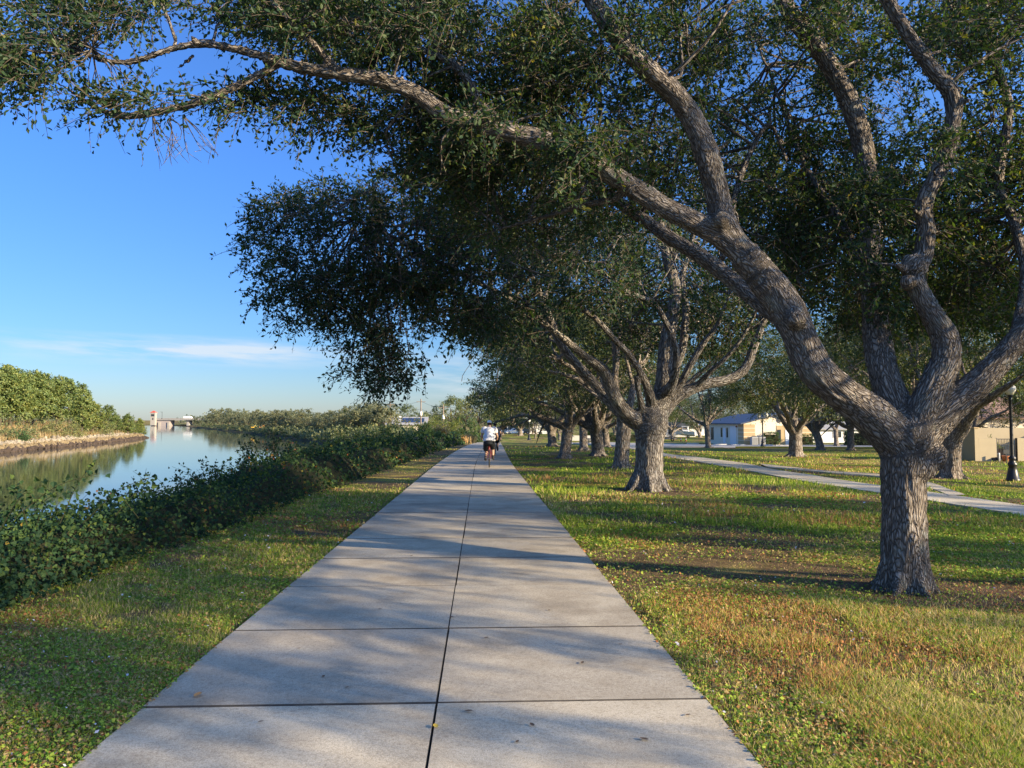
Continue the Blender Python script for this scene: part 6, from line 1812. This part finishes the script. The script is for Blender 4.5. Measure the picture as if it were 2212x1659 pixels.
MB().box((-1.9, -.6, .38), (2.4, -.5, .46)).box((-1.9, .5, .38), (2.4, .6, .46)).box((-.6, -.75, .30), (-.5, .75, .377)).box((2.0, -.497, .38), (2.1, .497, .46)).build('frame', [M['alloy']], e)
for s in (-.82, .82):
    wh = MB(); wh.torus((0, 0, .3), .21, .08, seg=18, sides=8); vv = wh.v[0].copy(); vv[:, 0], vv[:, 1] = wh.v[0][:, 1] - .55, wh.v[0][:, 0] + s; wh.v[0] = vv; wh.build('wheel', [M['rubber']], e, True)

M['cone'] = plain('cone', (.45, .13, .05), .6)
for px, lab in ((1474, 'left one of two orange traffic cones before the boat'), (1485, 'right one of two orange traffic cones before the boat')):
    e = empty('traffic_cone', far(px, 140), lab, 'traffic cone', 'traffic cones by the drive')
    MB().box((-.2, -.2, 0), (.2, .2, .05)).lathe([(.15, .05), (.03, .85), (.001, .86)], 12).build('cone', [M['cone']], e); MB().lathe([(.112, .32), (.082, .50)], 12, (0, 0, 0)).build('reflective_band', [M['white']], e)
# brush trailer
e = empty('brush_trailer', far(1447, 138), 'small trailer heaped with brown brush left of the traffic cones', 'trailer')
MB().box((-1.4, -.7, .4), (1.4, .7, .6)).box((1.4, -.06, .45), (2.4, .06, .53)).build('bed', [M['pole_wood']], e)
r = np.random.default_rng(8); mb = MB()
for k in range(170):
    p = np.array([r.uniform(-1.3, 1.3), r.uniform(-.6, .6), .6 + r.uniform(0, .9) ** 1.5]); d = norm(r.normal(size=3) * [1, .6, .5]) * r.uniform(.3, .8); mb.tube([p, p + d], [.02, .006], 4, 2, cap=False)
mb.build('brush_heap', [M['pole_wood']], e)
wh = MB(); wh.torus((0, 0, .32), .22, .09, seg=18, sides=8); vv = wh.v[0].copy(); vv[:, 0], vv[:, 1] = wh.v[0][:, 1] + .5, wh.v[0][:, 0] - .8; wh.v[0] = vv; wh.build('wheel', [M['rubber']], e, True)


def kerb(name, pts, mat, label, w_=.16, h_=.14):
    p = catmull(np.array(pts, float), 24); zz = zg(p[:, 0], p[:, 1]); d = norm(np.gradient(p, axis=0)); nrm_ = np.column_stack([-d[:, 1], d[:, 0]])
    v = []
    for i in range(24):
        for s, z_ in ((-1, -.1), (-1, h_), (1, h_), (1, -.1)): v.append((p[i, 0] + nrm_[i, 0] * s * w_ / 2, p[i, 1] + nrm_[i, 1] * s * w_ / 2, zz[i] + z_))
    f = [(i * 4 + j, i * 4 + j + 1, i * 4 + 5 + j, i * 4 + 4 + j) for i in range(23) for j in range(3)]
    o = mesh_np(name, np.array(v), [(np.array(f), 0)], [M[mat]]); tag(o, label, 'kerb')


kerb('kerb', [(26, 76.8), (33, 73.5), (40, 68.6), (46, 63.6)], 'kerb_yellow', 'yellow painted kerb along the near side of the car park', .3, .16)
kerb('kerb', [(11.3, 92.2), (13.8, 83.7), (19, 80.2), (24, 77.7)], 'kerb', 'pale concrete kerb at the left side of the car park')
for k, (px, Yd) in enumerate(((1500, 112), (1560, 100), (1600, 96), (1660, 92), (1700, 90))):
    b_ = far(px, Yd, .035); o = MB().prism([(-.9, -.08, 0), (-.9, .08, 0), (-.9, .06, .14), (-.9, -.06, .14)], (1.8, 0, 0)).build('wheel_stop', [M['kerb']], loc=b_); tag(o, 'pale concrete wheel stop on the car park', 'wheel stop', 'concrete wheel stops on the car park')
# low pale wall across the far drive
o = MB().box((0, 0, -.4), (15, .25, .9)).build('wall', [M['kerb']], loc=far(1215, 142)); tag(o, 'low pale garden wall across the far lawn', 'wall')
clipped_hedge(float(far(1262, 150)[0]), float(far(1300, 150)[0]), 150, 151.5, 1.9, 'dark rounded hedge above the low pale wall', 6)
# park bench
e = empty('park_bench', far(1282, 104), 'small dark bench on the far lawn behind the oak row', 'bench')
m = MB()
for k in range(4): m.box((-.75, -.2 + k * .11, .42), (.75, -.2 + k * .11 + .09, .45))
m.build('seat', [M['iron']], e); m = MB()
for k in range(3): m.box((-.75, .24, .52 + k * .12), (.75, .27, .61 + k * .12))
m.build('backrest', [M['iron']], e)
for x_ in (-.62, .62): MB().box((x_ - .03, -.2, 0), (x_ + .03, -.15, .418)).box((x_ - .03, .20, 0), (x_ + .03, .237, .86)).box((x_ - .03, -.147, .37), (x_ + .03, .197, .418)).build('leg', [M['iron']], e)
# palms near the white bungalow
palmetto(far(1183, 198), 'dark bushy palm before the white bungalow', 2.6, 5, 14); palmetto(far(1273, 150), 'bright yellow-green palm right of the dark Y-forked oak', 2.0, 6, 12)
bush('bush', far(1124, 210), 2.8, 3.2, 'pale rounded bush between the porch house and the bungalow', M['leaf_bush'], .25, 60, seed=77)

# ------------------------------------------------------------------ drawbridge over the river
M['br_con'] = plain('br_con', (.29, .285, .28), .85, .2, var=.1, scale=.4); M['br_pink'] = plain('br_pink', (.30, .265, .26), .85, .2, var=.12, scale=.3); M['tower'] = plain('tower', (.32, .30, .265), .8, .2, var=.05, scale=.5)  # distance haze worked into these greyed bridge and tower colours
YB = 600.0; k_ = YB / F_PX
bx = lambda px: (px - 1039) * k_
bz = lambda py: CAM_H + (HORIZON - py) * k_
e = empty('bridge', (bx(360), YB, WATER_Z), 'low pale concrete drawbridge crossing the river far away', 'bridge')
z0 = WATER_Z; rx_ = lambda px: bx(px) - bx(360)
MB().box((rx_(340), 0, bz(907.5) - z0), (rx_(600), 11, bz(904.8) - z0)).build('deck', [M['br_con']], e)
MB().box((rx_(340), -.4, bz(904.8) - z0 + .003), (rx_(600), -.1, bz(903.4) - z0)).build('parapet', [M['br_con']], e)
MB().box((rx_(340), 1, -1), (rx_(379), 10, bz(907.5) - z0 - .01)).build('bascule_pier', [M['br_pink']], e)
for px in (357, 376.5): MB().box((rx_(px) - .8, .3, -1), (rx_(px) + .8, .997, bz(912) - z0)).build('buttress', [M['tower']], e)
for px in (415, 453, 490, 530): MB().box((rx_(px) - .8, 2, -1), (rx_(px) + .8, 9, bz(907.5) - z0 - .01)).box((rx_(px) - 1.5, 1.5, bz(909.5) - z0), (rx_(px) + 1.5, 1.99, bz(907.5) - z0 - .01)).build('pier', [M['br_con']], e)
e = empty('bridge_tower', (bx(347.6), YB - 1.5, bz(906) - 1), 'cream bridge tender tower with a red hipped roof', 'tower'); tz = bz(892.5) - bz(906) + 1; hw = 1.7
MB().box((-hw, -hw, -3.5), (hw, hw, tz)).build('wall', [M['tower']], e)
MB().box((-hw - .35, -hw - .35, tz + .003), (hw + .35, hw + .35, tz + .25)).build('cornice', [M['white']], e)
m = MB(); m.add([(-hw - .6, -hw - .6, tz + .26), (hw + .6, -hw - .6, tz + .26), (hw + .6, hw + .6, tz + .26), (-hw - .6, hw + .6, tz + .26), (0, 0, tz + 1.9)], [(3, 2, 1, 0)]); m.add([(-hw - .6, -hw - .6, tz + .261), (hw + .6, -hw - .6, tz + .261), (0, 0, tz + 1.9)], [(0, 1, 2)]); m.add([(hw + .6, -hw - .6, tz + .261), (hw + .6, hw + .6, tz + .261), (0, 0, tz + 1.9)], [(0, 1, 2)]); m.add([(hw + .6, hw + .6, tz + .261), (-hw - .6, hw + .6, tz + .261), (0, 0, tz + 1.9)], [(0, 1, 2)]); m.add([(-hw - .6, hw + .6, tz + .261), (-hw - .6, -hw - .6, tz + .261), (0, 0, tz + 1.9)], [(0, 1, 2)])
M['roof_red'] = plain('roof_red', (.42, .08, .05), .8, .2); m.build('roof', [M['roof_red']], e)
MB().box((-1.2, -hw - .08, tz - 2.6), (1.3, -hw - .003, tz - .9)).build('window', [M['glass']], e); MB().box((-.3, -hw - .08, .6), (.7, -hw - .003, 2.2)).build('door', [M['roof_dark']], e); MB().box((-hw - .08, -1.2, tz - 2.6), (-hw - .003, 1.2, tz - .9)).build('window', [M['glass']], e)
e = empty('lamp_post', (bx(364), YB - .5, bz(905)), 'thin dark lamp post on the bridge beside the tower', 'lamp post')
MB().tube([[0, 0, 0], [0, 0, bz(889.5) - bz(905)]], .13, 6, 2).tube([[0, 0, bz(891) - bz(905)], [-1.4, 0, bz(890) - bz(905)]], .08, 6, 2).build('post', [M['iron']], e)
o = MB().box((0, 0, 0), (6, 2.4, 1.4)).box((0.0, .2, 1.4), (5.7, 2.2, 1.9)).build('truck', [M['white']], loc=(bx(405), YB + 3, bz(904.8) + .02)); tag(o, 'long white vehicle crossing the bridge right of the tower', 'vehicle')
# orange machinery on the far bank
M['orange'] = plain('orange', (.50, .20, .06), .7); M['digger'] = plain('digger', (.62, .40, .05), .6)
for px, lab, mt in ((553, 'small yellow digger on the distant right bank', 'digger'), (570, 'orange machine beside the yellow digger on the distant bank', 'orange')):
    s_ = (px - 1039) / F_PX; Yd = 250.; b_ = on(s_ * Yd, Yd, .9); e = empty('digger', b_, lab, 'machine', scale=.36)
    MB().box((-1.4, -.9, 0), (1.4, -.45, .7)).box((-1.4, .45, 0), (1.4, .9, .7)).build('tracks', [M['rubber']], e); MB().box((-1.1, -.8, .72), (1.2, .8, 1.5)).build('body', [M[mt]], e); MB().box((-.2, -.7, 1.5), (.9, .5, 2.5)).build('cab', [M['glass']], e); MB().tube([[.9, .6, 1.3], [2.2, .6, 2.9], [3.2, .6, 1.6]], .16, 6, 3).build('arm', [M[mt]], e)
